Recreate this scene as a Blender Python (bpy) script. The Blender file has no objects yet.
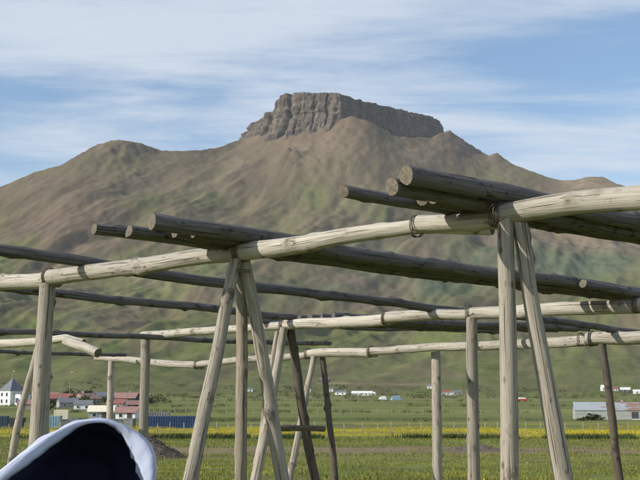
import bpy, math, random
import numpy as np
from mathutils import Vector, Matrix

# ------------------------------------------------------------------ scene, camera, light
scn = bpy.context.scene
COL = scn.collection
EYE = Vector((0.0, 0.0, 1.15))
FPX = 1060.0                       # focal length in photo pixels (640 wide)
PITCH = math.radians(8.43)

cam_d = bpy.data.cameras.new('camera')
cam_d.sensor_width = 36.0
cam_d.lens = FPX / 640.0 * 36.0
cam_d.clip_start = 0.05
cam_d.clip_end = 20000.0
cam = bpy.data.objects.new('camera', cam_d)
cam.location = EYE
cam.rotation_euler = (math.pi / 2 + PITCH, 0, 0)
COL.objects.link(cam)
scn.camera = cam
scn.render.resolution_x, scn.render.resolution_y = 1024, 768

SUN_EL = math.radians(29.0)
SUN_H = Vector((-0.915, -0.40)).normalized()
SUN = Vector((SUN_H.x * math.cos(SUN_EL), SUN_H.y * math.cos(SUN_EL), math.sin(SUN_EL)))

world = bpy.data.worlds.new('World')
scn.world = world
world.use_nodes = True
wn, wl = world.node_tree.nodes, world.node_tree.links
wn.clear()
w_out = wn.new('ShaderNodeOutputWorld')
w_bg = wn.new('ShaderNodeBackground')
w_bg.inputs['Strength'].default_value = 0.135
w_sky = wn.new('ShaderNodeTexSky')
w_sky.sky_type = 'NISHITA'
w_sky.sun_disc = False
w_sky.sun_elevation = SUN_EL
w_sky.sun_rotation = math.atan2(SUN_H.x, SUN_H.y) % (2 * math.pi)
w_sky.air_density = 1.0
w_sky.dust_density = 0.3
w_sky.ozone_density = 1.3
# thin high cloud: a flat sheet of cirrus seen in perspective (direction / height)
w_tc = wn.new('ShaderNodeTexCoord')
w_sep = wn.new('ShaderNodeSeparateXYZ')
wl.new(w_tc.outputs['Generated'], w_sep.inputs[0])
w_zm = wn.new('ShaderNodeMath'); w_zm.operation = 'MAXIMUM'; w_zm.inputs[1].default_value = 0.03
wl.new(w_sep.outputs['Z'], w_zm.inputs[0])
def wdiv(sock):
    n = wn.new('ShaderNodeMath'); n.operation = 'DIVIDE'
    wl.new(sock, n.inputs[0]); wl.new(w_zm.outputs[0], n.inputs[1])
    return n.outputs[0]
w_cmb = wn.new('ShaderNodeCombineXYZ')
wl.new(wdiv(w_sep.outputs['X']), w_cmb.inputs['X'])
wl.new(wdiv(w_sep.outputs['Y']), w_cmb.inputs['Y'])
w_map = wn.new('ShaderNodeMapping')
w_map.inputs['Rotation'].default_value = (0, 0, math.radians(12))
w_map.inputs['Scale'].default_value = (0.55, 1.0, 1.0)
w_map.inputs['Location'].default_value = (2.3, 0.75, 0.0)
wl.new(w_cmb.outputs[0], w_map.inputs['Vector'])
w_n1 = wn.new('ShaderNodeTexNoise')
w_n1.inputs['Scale'].default_value = 0.95
w_n1.inputs['Detail'].default_value = 7.0
w_n1.inputs['Roughness'].default_value = 0.58
w_n1.inputs['Distortion'].default_value = 0.5
wl.new(w_map.outputs[0], w_n1.inputs['Vector'])
w_rmp = wn.new('ShaderNodeValToRGB')
w_rmp.color_ramp.elements[0].position = 0.43
w_rmp.color_ramp.elements[0].color = (0.14, 0.14, 0.14, 1)
w_rmp.color_ramp.elements[1].position = 0.69
w_rmp.color_ramp.elements[1].color = (0.9, 0.9, 0.9, 1)
w_rmp.color_ramp.interpolation = 'EASE'
w_hs = wn.new('ShaderNodeHueSaturation'); w_hs.inputs['Saturation'].default_value = 1.22; w_hs.inputs['Value'].default_value = 1.12
wl.new(w_sky.outputs[0], w_hs.inputs['Color'])
w_map2 = wn.new('ShaderNodeMapping'); w_map2.inputs['Rotation'].default_value = (0, 0, math.radians(-14)); w_map2.inputs['Scale'].default_value = (0.8, 2.6, 1.0)
wl.new(w_cmb.outputs[0], w_map2.inputs['Vector'])
w_n2 = wn.new('ShaderNodeTexNoise'); w_n2.inputs['Scale'].default_value = 1.3; w_n2.inputs['Detail'].default_value = 9.0; w_n2.inputs['Roughness'].default_value = 0.62; w_n2.inputs['Distortion'].default_value = 0.8
wl.new(w_map2.outputs[0], w_n2.inputs['Vector'])
w_ad = wn.new('ShaderNodeMath'); w_ad.operation = 'MULTIPLY_ADD'; w_ad.inputs[1].default_value = 0.26
wl.new(w_n2.outputs['Fac'], w_ad.inputs[0]); 
w_sc = wn.new('ShaderNodeMath'); w_sc.operation = 'MULTIPLY'; w_sc.inputs[1].default_value = 0.84
wl.new(w_n1.outputs['Fac'], w_sc.inputs[0]); wl.new(w_sc.outputs[0], w_ad.inputs[2])
w_mix = wn.new('ShaderNodeMixRGB')
w_mix.inputs['Color2'].default_value = (5.2, 5.7, 6.4, 1)
wl.new(w_ad.outputs[0], w_rmp.inputs[0])
wl.new(w_rmp.outputs[0], w_mix.inputs['Fac'])
wl.new(w_hs.outputs[0], w_mix.inputs['Color1'])
wl.new(w_mix.outputs[0], w_bg.inputs['Color'])
wl.new(w_bg.outputs[0], w_out.inputs['Surface'])

sun_d = bpy.data.lights.new('sun', 'SUN')
sun_d.energy = 5.0
sun_d.angle = math.radians(0.5)
sun_d.color = (1.0, 0.95, 0.86)
sun = bpy.data.objects.new('sun', sun_d)
sun.rotation_euler = SUN.to_track_quat('Z', 'Y').to_euler()
COL.objects.link(sun)

scn.view_settings.view_transform = 'Standard'
scn.view_settings.look = 'None'
scn.view_settings.gamma = 1.0
scn.view_settings.use_curve_mapping = False
scn.view_settings.exposure = 0.0
try:
    scn.cycles.volume_bounces = 0
    scn.cycles.volume_step_rate = 10
except Exception:
    pass

# ------------------------------------------------------------------ helpers
rng = np.random.default_rng(7)
random.seed(7)

def ray(u, v):
    """direction of a photo pixel (640 x 480) in the world, from the eye"""
    cx, cz = (u - 320.0) / FPX, (240.0 - v) / FPX
    c, s = math.cos(PITCH), math.sin(PITCH)
    return Vector((cx, c - s * cz, s + c * cz))

def P(u, v, y):
    d = ray(u, v)
    return EYE + d * (y / d.y)

def tanel(v):
    d = ray(320, v)
    return d.z / d.y

def tag(o, label=None, cat=None, group=None, kind=None):
    if label: o['label'] = label
    if cat: o['category'] = cat
    if group: o['group'] = group
    if kind: o['kind'] = kind
    return o

def empty(name, loc, label=None, cat=None, group=None):
    o = bpy.data.objects.new(name, None)
    o.location = loc
    o.empty_display_size = 0.2
    COL.objects.link(o)
    return tag(o, label, cat, group)

def mesh_obj(name, verts, faces, mats, parent=None, origin=None, smooth=True, mat_idx=None, attr=None):
    """verts in world coordinates; origin = world position of the object's own origin"""
    v = np.asarray(verts, dtype=np.float64).reshape(-1, 3)
    if parent is not None:
        base = parent_world(parent)
    else:
        base = Vector((0, 0, 0))
    org = Vector(origin) if origin is not None else base
    v = v - np.array(org)
    me = bpy.data.meshes.new(name)
    me.from_pydata(v.tolist(), [], faces)
    if not isinstance(mats, (list, tuple)): mats = [mats]
    for m in mats: me.materials.append(m)
    if smooth:
        me.polygons.foreach_set('use_smooth', np.ones(len(me.polygons), dtype=bool))
    if mat_idx is not None:
        me.polygons.foreach_set('material_index', np.asarray(mat_idx, dtype=np.int32))
    if attr:
        for k, (typ, arr) in attr.items():
            a = me.attributes.new(k, typ, 'POINT')
            key = {'FLOAT_VECTOR': 'vector', 'FLOAT': 'value', 'FLOAT_COLOR': 'color'}[typ]
            a.data.foreach_set(key, np.asarray(arr, dtype=np.float32).ravel())
    me.update()
    o = bpy.data.objects.new(name, me)
    COL.objects.link(o)
    if parent is not None:
        o.parent = parent
    o.location = org - base
    return o

def parent_world(p):
    l = Vector(p.location)
    while p.parent is not None:
        p = p.parent
        l += Vector(p.location)
    return l

class MB:
    """collects boxes / prisms / tubes for one mesh"""
    def __init__(self): self.v = []; self.f = []
    def add(self, vs, fs):
        n = len(self.v); self.v += [tuple(p) for p in vs]; self.f += [tuple(i + n for i in f) for f in fs]
        return self
    def box(self, c, s, rz=0.0, top=1.0):
        cx, cy, cz = c; hx, hy, hz = s[0] / 2, s[1] / 2, s[2] / 2
        ca, sa = math.cos(rz), math.sin(rz)
        vs = []
        for z, k in ((-hz, 1.0), (hz, top)):
            for x, y in ((-hx, -hy), (hx, -hy), (hx, hy), (-hx, hy)):
                x *= k; y *= k
                vs.append((cx + ca * x - sa * y, cy + sa * x + ca * y, cz + z))
        return self.add(vs, [(0, 3, 2, 1), (4, 5, 6, 7), (0, 1, 5, 4), (1, 2, 6, 5), (2, 3, 7, 6), (3, 0, 4, 7)])
    def tube(self, pts, r, n=8, close=False):
        pts = [Vector(p) for p in pts]
        m = len(pts); rings = []
        rr = r if hasattr(r, '__len__') else [r] * m
        up = None; vs = []
        for i in range(m):
            a = pts[(i - 1) % m] if (close or i > 0) else pts[i]
            b = pts[(i + 1) % m] if (close or i < m - 1) else pts[i]
            t = (b - a).normalized()
            if up is None:
                up = t.orthogonal().normalized()
            s = t.cross(up).normalized(); up = s.cross(t).normalized()
            for k in range(n):
                an = 2 * math.pi * k / n
                vs.append(pts[i] + (up * math.cos(an) + s * math.sin(an)) * rr[i])
        fs = []
        for i in range(m if close else m - 1):
            j = (i + 1) % m
            for k in range(n):
                l = (k + 1) % n
                fs.append((i * n + k, j * n + k, j * n + l, i * n + l))
        if not close:
            fs.append(tuple(range(n))); fs.append(tuple((m - 1) * n + k for k in reversed(range(n))))
        return self.add(vs, fs)
    def build(self, name, mat, parent=None, smooth=False, origin=None):
        return mesh_obj(name, self.v, self.f, mat, parent, origin, smooth)

# numpy gradient noise -------------------------------------------------
_perm = rng.permutation(512)
_grad = np.stack([np.cos(np.linspace(0, 2 * np.pi, 64, endpoint=False)), np.sin(np.linspace(0, 2 * np.pi, 64, endpoint=False))], 1)
def pn(x, y):
    xi = np.floor(x).astype(np.int64); yi = np.floor(y).astype(np.int64)
    fx = x - xi; fy = y - yi
    def g(i, j, dx, dy):
        h = _perm[(_perm[(xi + i) & 511] + yi + j) & 511] & 63
        return _grad[h, 0] * dx + _grad[h, 1] * dy
    u = fx * fx * fx * (fx * (fx * 6 - 15) + 10); w = fy * fy * fy * (fy * (fy * 6 - 15) + 10)
    a = g(0, 0, fx, fy); b = g(1, 0, fx - 1, fy); c = g(0, 1, fx, fy - 1); d = g(1, 1, fx - 1, fy - 1)
    return (a * (1 - u) + b * u) * (1 - w) + (c * (1 - u) + d * u) * w
def fbm(x, y, o=4, gain=0.5):
    s = 0; a = 1.0
    for k in range(o):
        s = s + a * pn(x * 2 ** k + 17.3 * k, y * 2 ** k - 9.1 * k); a *= gain
    return s
def ridged(x, y, o=4, gain=0.5):
    s = 0; a = 1.0
    for k in range(o):
        s = s + a * (1 - np.abs(pn(x * 2 ** k + 5.7 * k, y * 2 ** k + 3.3 * k)) * 2.2); a *= gain
    return s

# ------------------------------------------------------------------ materials
def mat(name):
    m = bpy.data.materials.new(name); m.use_nodes = True
    n, l = m.node_tree.nodes, m.node_tree.links
    b = n['Principled BSDF']
    b.inputs['Roughness'].default_value = 0.85
    b.inputs['Specular IOR Level'].default_value = 0.25
    return m, n, l, b
def noise(n, l, vec, scale, detail=4.0, rough=0.5, dist=0.0):
    t = n.new('ShaderNodeTexNoise')
    t.inputs['Scale'].default_value = scale; t.inputs['Detail'].default_value = detail
    t.inputs['Roughness'].default_value = rough; t.inputs['Distortion'].default_value = dist
    if vec is not None: l.new(vec, t.inputs['Vector'])
    return t.outputs['Fac']
def ramp(n, l, fac, stops):
    r = n.new('ShaderNodeValToRGB'); e = r.color_ramp.elements
    while len(e) < len(stops): e.new(0.5)
    for i, (p, c) in enumerate(stops):
        e[i].position = p; e[i].color = (c[0], c[1], c[2], 1) if hasattr(c, '__len__') else (c, c, c, 1)
    l.new(fac, r.inputs[0]); return r.outputs[0]
def mix(n, l, fac, a, b, mode='MIX'):
    m = n.new('ShaderNodeMixRGB'); m.blend_type = mode
    for s, val in ((m.inputs[0], fac), (m.inputs[1], a), (m.inputs[2], b)):
        if hasattr(val, 'is_output'): l.new(val, s)
        elif hasattr(val, '__len__'): s.default_value = (val[0], val[1], val[2], 1)
        else: s.default_value = val
    return m.outputs[0]
def attr(n, name, out='Vector'):
    a = n.new('ShaderNodeAttribute'); a.attribute_name = name; return a.outputs[out]
def mapping(n, l, vec, scale):
    m = n.new('ShaderNodeMapping'); m.inputs['Scale'].default_value = scale; l.new(vec, m.inputs['Vector']); return m.outputs[0]
def bump(n, l, b, h, strength, dist):
    t = n.new('ShaderNodeBump'); t.inputs['Strength'].default_value = strength; t.inputs['Distance'].default_value = dist
    l.new(h, t.inputs['Height']); l.new(t.outputs[0], b.inputs['Normal']); return t
def math_(n, l, op, a, b=None, clamp=False):
    m = n.new('ShaderNodeMath'); m.operation = op; m.use_clamp = clamp
    for s, val in ((m.inputs[0], a), (m.inputs[1], b)):
        if val is None: continue
        if hasattr(val, 'is_output'): l.new(val, s)
        else: s.default_value = val
    return m.outputs[0]

def wood_material(name, light, mid, dark, crack=0.5, bark=None, bark_amt=0.0):
    m, n, l, b = mat(name)
    lc = attr(n, 'logco')
    oi = n.new('ShaderNodeObjectInfo')
    sh = n.new('ShaderNodeVectorMath'); sh.operation = 'ADD'
    sc = n.new('ShaderNodeVectorMath'); sc.operation = 'SCALE'; sc.inputs[0].default_value = (31, 17, 43)
    l.new(oi.outputs['Random'], sc.inputs['Scale'])
    l.new(lc, sh.inputs[0]); l.new(sc.outputs[0], sh.inputs[1])
    v = sh.outputs[0]
    streak = noise(n, l, mapping(n, l, v, (75, 75, 3.0)), 1.0, 6, 0.65, 0.4)
    patch = noise(n, l, mapping(n, l, v, (6, 6, 2.2)), 1.0, 5, 0.6)
    col = ramp(n, l, streak, [(0.28, dark), (0.46, mid), (0.66, light)])
    col = mix(n, l, ramp(n, l, patch, [(0.35, 0.0), (0.7, 0.6)]), col, mid)
    blot = noise(n, l, mapping(n, l, v, (14, 14, 7)), 1.0, 5, 0.7)
    col = mix(n, l, ramp(n, l, blot, [(0.58, 0.0), (0.70, 0.65)]), col, dark)
    spk = n.new('ShaderNodeTexVoronoi'); spk.inputs['Scale'].default_value = 1.0; spk.inputs['Randomness'].default_value = 1.0
    l.new(mapping(n, l, v, (11, 11, 6.5)), spk.inputs['Vector'])
    gate = n.new('ShaderNodeSeparateColor'); l.new(spk.outputs['Color'], gate.inputs[0])
    sd = math_(n, l, 'ADD', spk.outputs['Distance'], math_(n, l, 'MULTIPLY', gate.outputs[0], 0.22))
    col = mix(n, l, ramp(n, l, sd, [(0.12, 0.85), (0.26, 0.0)]), col, (dark[0] * .5, dark[1] * .42, dark[2] * .36))
    # per-log tone
    tone = math_(n, l, 'MULTIPLY_ADD', oi.outputs['Random'], 0.34); tone.node.inputs[2].default_value = 0.82
    col = mix(n, l, 1.0, col, tone, 'MULTIPLY')
    cr = noise(n, l, mapping(n, l, v, (70, 70, 1.1)), 1.0, 2, 0.5, 0.15)
    cmask = ramp(n, l, cr, [(0.33, 1.0), (0.39, 0.0)])
    col = mix(n, l, math_(n, l, 'MULTIPLY', cmask, crack), col, (dark[0] * .35, dark[1] * .33, dark[2] * .3))
    if bark:
        bm = noise(n, l, mapping(n, l, v, (9, 9, 3.5)), 1.0, 6, 0.65, 0.6)
        bmk = ramp(n, l, bm, [(0.62 - bark_amt, 0.0), (0.66 - bark_amt, 1.0)])
        col = mix(n, l, bmk, col, bark)
    kn = attr(n, 'knot', 'Fac')
    col = mix(n, l, math_(n, l, 'MULTIPLY', kn, 1.1, True), col, (dark[0] * .55, dark[1] * .48, dark[2] * .42))
    l.new(col, b.inputs['Base Color'])
    h = math_(n, l, 'SUBTRACT', streak, math_(n, l, 'MULTIPLY', cmask, 0.8))
    bump(n, l, b, h, 0.8, 0.01)
    b.inputs['Roughness'].default_value = 0.8
    return m

M = {}
M['beam'] = wood_material('weathered_pale_wood', (.55, .505, .425), (.44, .395, .32), (.24, .205, .16), 0.8, (.29, .235, .17), 0.0)
M['post'] = wood_material('weathered_post_wood', (.45, .405, .335), (.345, .30, .24), (.175, .148, .115), 0.85, (.19, .15, .11), 0.01)
M['brown_post'] = wood_material('brown_post_wood', (.43, .375, .295), (.33, .275, .205), (.17, .135, .10), 0.8, (.19, .14, .095), 0.02)
M['pole'] = wood_material('weathered_grey_pole', (.215, .20, .185), (.12, .109, .10), (.05, .043, .039), 0.6, (.05, .042, .036), 0.02)
M['dark_leg'] = wood_material('dark_barked_wood', (.20, .17, .13), (.13, .105, .08), (.06, .05, .04), 0.6, (.05, .04, .03), 0.03)

m, n, l, b = mat('end_grain')
lc = attr(n, 'logco')
sp = n.new('ShaderNodeSeparateXYZ'); l.new(lc, sp.inputs[0])
rad = math_(n, l, 'SQRT', math_(n, l, 'ADD', math_(n, l, 'POWER', sp.outputs[0], 2.0), math_(n, l, 'POWER', sp.outputs[1], 2.0)))
rings = math_(n, l, 'SINE', math_(n, l, 'MULTIPLY', rad, 900.0))
nz = noise(n, l, lc, 60, 4)
col = mix(n, l, ramp(n, l, nz, [(0.3, 0.0), (0.7, 1.0)]), (.15, .12, .085), (.29, .24, .17))
col = mix(n, l, math_(n, l, 'MULTIPLY', math_(n, l, 'ADD', rings, 1.0), 0.12), col, (.17, .12, .08))
rv = n.new('ShaderNodeVectorMath'); rv.operation = 'NORMALIZE'
cxy = n.new('ShaderNodeCombineXYZ'); l.new(sp.outputs[0], cxy.inputs[0]); l.new(sp.outputs[1], cxy.inputs[1])
l.new(cxy.outputs[0], rv.inputs[0])
oi = n.new('ShaderNodeObjectInfo'); ofs = n.new('ShaderNodeVectorMath'); ofs.operation = 'ADD'
l.new(rv.outputs[0], ofs.inputs[0]); l.new(oi.outputs['Random'], ofs.inputs[1])
ck = noise(n, l, ofs.outputs[0], 3.2, 3, .6)
col = mix(n, l, ramp(n, l, ck, [(0.38, 0.5), (0.47, 0.0)]), col, (.05, .04, .03))
pt = noise(n, l, lc, 22, 3, .6)
col = mix(n, l, ramp(n, l, pt, [(0.40, 0.0), (0.62, 0.7)]), col, (.11, .10, .09))
l.new(col, b.inputs['Base Color'])
bump(n, l, b, ck, .6, .01)
M['end'] = m

def plain(name, c, var=0.25, scale=6.0, rough=0.6, spec=0.3, bumpd=0.0, metallic=0.0):
    m, n, l, b = mat(name)
    tc = n.new('ShaderNodeTexCoord')
    f = noise(n, l, tc.outputs['Object'], scale, 6, 0.62)
    lo = tuple(x * (1 - var) for x in c); hi = tuple(min(1, x * (1 + var)) for x in c)
    l.new(ramp(n, l, f, [(0.3, lo), (0.7, hi)]), b.inputs['Base Color'])
    b.inputs['Roughness'].default_value = rough
    b.inputs['Specular IOR Level'].default_value = spec
    b.inputs['Metallic'].default_value = metallic
    if bumpd: bump(n, l, b, f, 0.6, bumpd)
    return m

M['wire'] = plain('rusty_wire', (.10, .075, .055), 0.5, 40, 0.7, 0.4)

# ------------------------------------------------------------------ terrain shape
G_R = np.array([0, 2, 7, 14, 21, 30, 45, 70, 110, 190, 260, 400, 600, 800, 1000, 1500, 9000.])
G_Z = np.array([-1.15, -1.16, -1.24, -1.48, -1.75, -2.1, -2.6, -3.12, -3.6, -4.1, -3.9, -2.6, -0.6, 2.0, 3.0, 3.0, 3.0]) + EYE.z
def ground_z(x, y):
    """height of the ground; it falls gently away from the racks and rises again inland"""
    x = np.asarray(x, float); y = np.asarray(y, float)
    r = np.hypot(x, y)
    f = np.where(y > 0, r, -r * 0.2)                    # behind the camera it stays nearly level
    f = np.where(y > 0, np.maximum(y, 0) * 0.85 + 0.15 * r, 0)
    z = np.interp(f, G_R, G_Z)
    amp = np.clip((f - 20) / 60, 0, 1)
    z = z + amp * 0.12 * fbm(x * 0.04, y * 0.06, 3) + 0.04 * fbm(x * 0.5, y * 0.5, 3) * np.clip(f / 10, 0.2, 1)
    return z
def gz(x, y): return float(ground_z(np.array([x]), np.array([y]))[0])

def polar_sheet(az, r):
    A, R = np.meshgrid(az, r)
    return A, R, R * np.sin(A), R * np.cos(A)
def grid_faces(nr, na, closed=False):
    i = np.arange(nr - 1)[:, None]; j = np.arange(na - 1)[None, :]
    a = (i * na + j).ravel()
    return np.stack([a, a + 1, a + na + 1, a + na], 1)

def np_mesh(name, V, F, mats, attrs=None, smooth=True, midx=None):
    me = bpy.data.meshes.new(name)
    V = np.asarray(V, np.float32); F = np.asarray(F, np.int32)
    k = F.shape[1]
    me.vertices.add(len(V)); me.vertices.foreach_set('co', V.ravel())
    me.loops.add(F.size); me.loops.foreach_set('vertex_index', F.ravel())
    me.polygons.add(len(F))
    me.polygons.foreach_set('loop_start', np.arange(0, F.size, k, dtype=np.int32))
    try: me.polygons.foreach_set('loop_total', np.full(len(F), k, dtype=np.int32))
    except Exception: pass
    me.polygons.foreach_set('use_smooth', np.full(len(F), smooth, dtype=bool))
    for m_ in mats: me.materials.append(m_)
    if midx is not None: me.polygons.foreach_set('material_index', np.asarray(midx, np.int32))
    me.update(calc_edges=True); me.validate()
    if attrs:
        for k_, (typ, arr) in attrs.items():
            a = me.attributes.new(k_, typ, 'POINT')
            a.data.foreach_set({'FLOAT_VECTOR': 'vector', 'FLOAT': 'value', 'FLOAT_COLOR': 'color'}[typ], np.asarray(arr, np.float32).ravel())
    o = bpy.data.objects.new(name, me); COL.objects.link(o)
    return o

# ---- ground material: meadow strips, buttercup bands, dirt track
m, n, l, b = mat('meadow_ground')
geo = n.new('ShaderNodeNewGeometry'); pos = geo.outputs['Position']
spx = n.new('ShaderNodeSeparateXYZ'); l.new(pos, spx.inputs[0])
big = noise(n, l, mapping(n, l, pos, (.05, .14, .1)), 1.0, 5, 0.6)
fine = noise(n, l, mapping(n, l, pos, (1.3, 2.2, 1)), 1.0, 6, 0.65)
strip = noise(n, l, mapping(n, l, pos, (.006, .028, .0)), 1.0, 6, 0.65, 0.6)
g1 = ramp(n, l, fine, [(0.3, (.09, .105, .022)), (0.5, (.15, .17, .038)), (0.72, (.22, .22, .065))])
g2 = ramp(n, l, strip, [(0.36, (.065, .085, .024)), (0.48, (.14, .17, .042)), (0.60, (.235, .23, .075))])
col = mix(n, l, 0.62, g1, g2)
brownm = ramp(n, l, big, [(0.48, 0.0), (0.64, 0.75)])
col = mix(n, l, brownm, col, (.12, .105, .055))
msk = attr(n, 'mask', 'Color')
ms = n.new('ShaderNodeSeparateColor'); l.new(msk, ms.inputs[0])
dn = noise(n, l, mapping(n, l, pos, (.25, .5, 1)), 1.0, 5, 0.65)
dm = math_(n, l, 'MULTIPLY', ms.outputs[0], ramp(n, l, dn, [(0.33, 0.1), (0.52, 0.95)]))
dirt = ramp(n, l, fine, [(0.3, (.15, .11, .065)), (0.7, (.29, .215, .13))])
col = mix(n, l, dm, col, dirt)
yn = noise(n, l, mapping(n, l, pos, (.10, .35, 1)), 1.0, 6, 0.7)
ym = math_(n, l, 'MULTIPLY', ms.outputs[1], ramp(n, l, yn, [(0.42, 0.0), (0.56, 0.75)]))
col = mix(n, l, ym, col, (.42, .34, .02))
dk = math_(n, l, 'MULTIPLY', ms.outputs[2], 0.8)
col = mix(n, l, dk, col, (.04, .055, .016))
l.new(col, b.inputs['Base Color'])
bump(n, l, b, fine, 0.7, 0.12)
b.inputs['Specular IOR Level'].default_value = 0.1
M['ground'] = m

az = np.concatenate([np.linspace(-math.pi, -0.62, 50)[:-1], np.linspace(-0.62, 0.62, 260), np.linspace(0.62, math.pi, 50)[1:]])
rr = np.concatenate([[0.0], np.geomspace(0.6, 4000, 330)])
A, R, X, Y = polar_sheet(az, rr)
Z = ground_z(X, Y)
fo = Y * 0.85 + 0.15 * R
def band(a, b, w): return np.clip((fo - a) / w, 0, 1) * np.clip((b - fo) / w, 0, 1)
wob = 3.0 * fbm(X * 0.03, Y * 0.03, 3)
fo = fo + wob * np.clip(fo / 60, 0, 1)
dirtm = np.maximum(band(50, 69, 4) * np.clip((X + 25) / 10, 0.15, 1), 0.9 * band(540, 575, 8))
yel = np.maximum(band(92, 128, 5), 0.45 * band(150, 170, 6) * (X > 5))
yel = np.maximum(yel, 0.6 * band(24, 40, 4) * np.clip(fbm(X * .15, Y * .1, 3) * 3, 0, 1))
drk = band(84, 91, 2.5) * np.clip(0.3 + 2.5 * fbm(X * .16, Y * .1, 3), 0, 1)
mask = np.stack([dirtm, yel, drk, np.ones_like(X)], -1)
ground = np_mesh('ground', np.stack([X, Y, Z], -1).reshape(-1, 3), grid_faces(len(rr), len(az)), [M['ground']],
                 {'mask': ('FLOAT_COLOR', mask.reshape(-1, 4))})
tag(ground, 'green and brown coastal meadow reaching back to the mountain', None, None, 'structure')

# ------------------------------------------------------------------ mountain
# crest of the talus: photo column, photo row, distance
RIDGE = np.array([
    (-700, 330, 2300), (-400, 270, 1950), (-200, 230, 1800), (0, 186, 1850), (30, 172, 1880), (60, 164, 1900), (80, 152, 1930), (95, 146, 1960),
    (120, 142, 1980), (140, 146, 2000), (160, 151, 2020), (180, 151, 2040), (200, 150, 2080), (220, 147, 2140), (240, 140, 2200),
    (255, 136, 2170), (276, 132, 2135), (300, 129.5, 2100), (330, 124.5, 2065), (343, 119, 2052), (351, 115.5, 2050), (357, 117, 2050), (370, 121, 2055), (385, 129, 2075), (396, 136, 2090), (415, 138, 2120),
    (432, 137.5, 2160), (443, 133, 2190), (452, 131, 2220), (462, 137, 2230), (475, 146, 2280), (490, 155, 2260), (500, 153, 2250), (515, 164, 2230), (540, 174, 2200),
    (560, 180, 2180), (575, 180, 2160), (590, 177, 2150), (605, 177, 2140), (620, 184, 2120), (640, 190, 2100), (800, 235, 2050),
    (1000, 290, 2100), (1300, 345, 2300)], float)
R_az = np.arctan((RIDGE[:, 0] - 320) / FPX / math.cos(PITCH))
R_tan = np.array([tanel(v) for v in RIDGE[:, 1]])
R_r = RIDGE[:, 2]
na, nr = 760, 420
az = np.linspace(R_az[0], R_az[-1], na)
tt = np.concatenate([np.linspace(0, 1, 330), np.linspace(1, 1.75, 91)[1:]])
rrid = np.interp(az, R_az, R_r); trid = np.interp(az, R_az, R_tan)
# ray-accurate tangent: elevation tangent per horizontal distance
R0 = 760.0
T, A = np.meshgrid(tt, az, indexing='ij')
def gsm(a, sg):
    k = np.exp(-0.5 * (np.arange(-3 * sg, 3 * sg + 1) / sg) ** 2); k /= k.sum()
    return np.convolve(np.pad(a, 3 * sg, mode='edge'), k, mode='valid')
def crest(a):
    # sharp at the crest, ever smoother down the slope
    lv = [a, gsm(a, 5), gsm(a, 14), gsm(a, 34), gsm(a, 60)]
    st_ = np.array([0.0, 0.03, 0.10, 0.30, 0.65])
    d_ = np.abs(1 - T)
    o_ = np.zeros_like(T)
    for i in range(5):
        lo = st_[i - 1] if i else -1; hi = st_[i + 1] if i < 4 else 9
        w_ = np.clip(np.minimum((d_ - lo) / (st_[i] - lo), (hi - d_) / (hi - st_[i])), 0, 1)
        if i == 4: w_ = np.clip((d_ - lo) / (st_[i] - lo), 0, 1)
        o_ += w_ * lv[i][None, :]
    return o_
RC = crest(rrid); TC = crest(trid)
RR = R0 + (RC - R0) * T
X = RR * np.sin(A); Y = RR * np.cos(A)
corr = np.cos(A)                                 # tanel is per forward distance
Hc = TC * RC * corr        # crest height over the eye
prof = 0.30 * T + 0.70 * T ** 2.1
prof = np.where(T > 1, 1 - (T - 1) * 0.9 - 0.8 * (T - 1) ** 2, prof)
base = 2.0
H = base + (Hc - base) * prof
env = np.clip(T / 0.25, 0, 1) * np.clip((1.0 - T) / 0.22, 0.06, 1)
env = np.where(T > 1, 0.06, env)
# gullies running down and to the left of the crest
warp = 40 * fbm(X / 420, Y / 420, 3)
g1 = ridged((X * 0.94 - 0.33 * Y + warp * 1.5) / 300, (Y * .94 + 0.33 * X) / 1700, 4, 0.5)
g2 = fbm((X + warp) / 130, (Y + warp) / 260, 5, 0.55)
g3 = fbm(X / 460, Y / 330, 3)
H = H + env * (7 * (ridged((X * 0.94 - 0.33 * Y + warp) / 85, (Y * .94 + .33 * X) / 600, 3, .55) - 1)) + env * (21 * (g1 - 1.1) + 12 * g2 + 30 * g3)
UU0 = 320 + FPX * np.tan(A) * math.cos(PITCH)
# lumps and stony crests
H = H + np.clip(T / 0.5, 0, 1) * (1.8 + 3.5 * np.exp(-((UU0 - 118) / 30) ** 2) * np.clip((T - .8) / .2, 0, 1) + 3.0 * np.exp(-((UU0 - 470) / 40) ** 2) * np.clip((T - .85) / .15, 0, 1) + 3.5 * np.exp(-((UU0 - 330) / 70) ** 2) * np.clip((T - .8) / .2, 0, 1)) * fbm(X / 20, Y / 26, 5, 0.65)
# outcrop below the cliff
def blob(u, v, su, sv):
    return np.exp(-((UU - u) / su) ** 2 - ((VV - v) / sv) ** 2)
UU = 320 + FPX * np.tan(A) * math.cos(PITCH)
tan_e = H / (RR * np.cos(A))
cz = np.tan(np.arctan(tan_e) - PITCH)
VV = 240 - FPX * cz
H = H + 13 * blob(290, 158, 16, 8) * (1 + fbm(X / 18, Y / 18, 3)) + 10 * blob(118, 150, 24, 8)
Z = H + EYE.z
Z = np.where(T < 0.004, Z - 25, Z)
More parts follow.
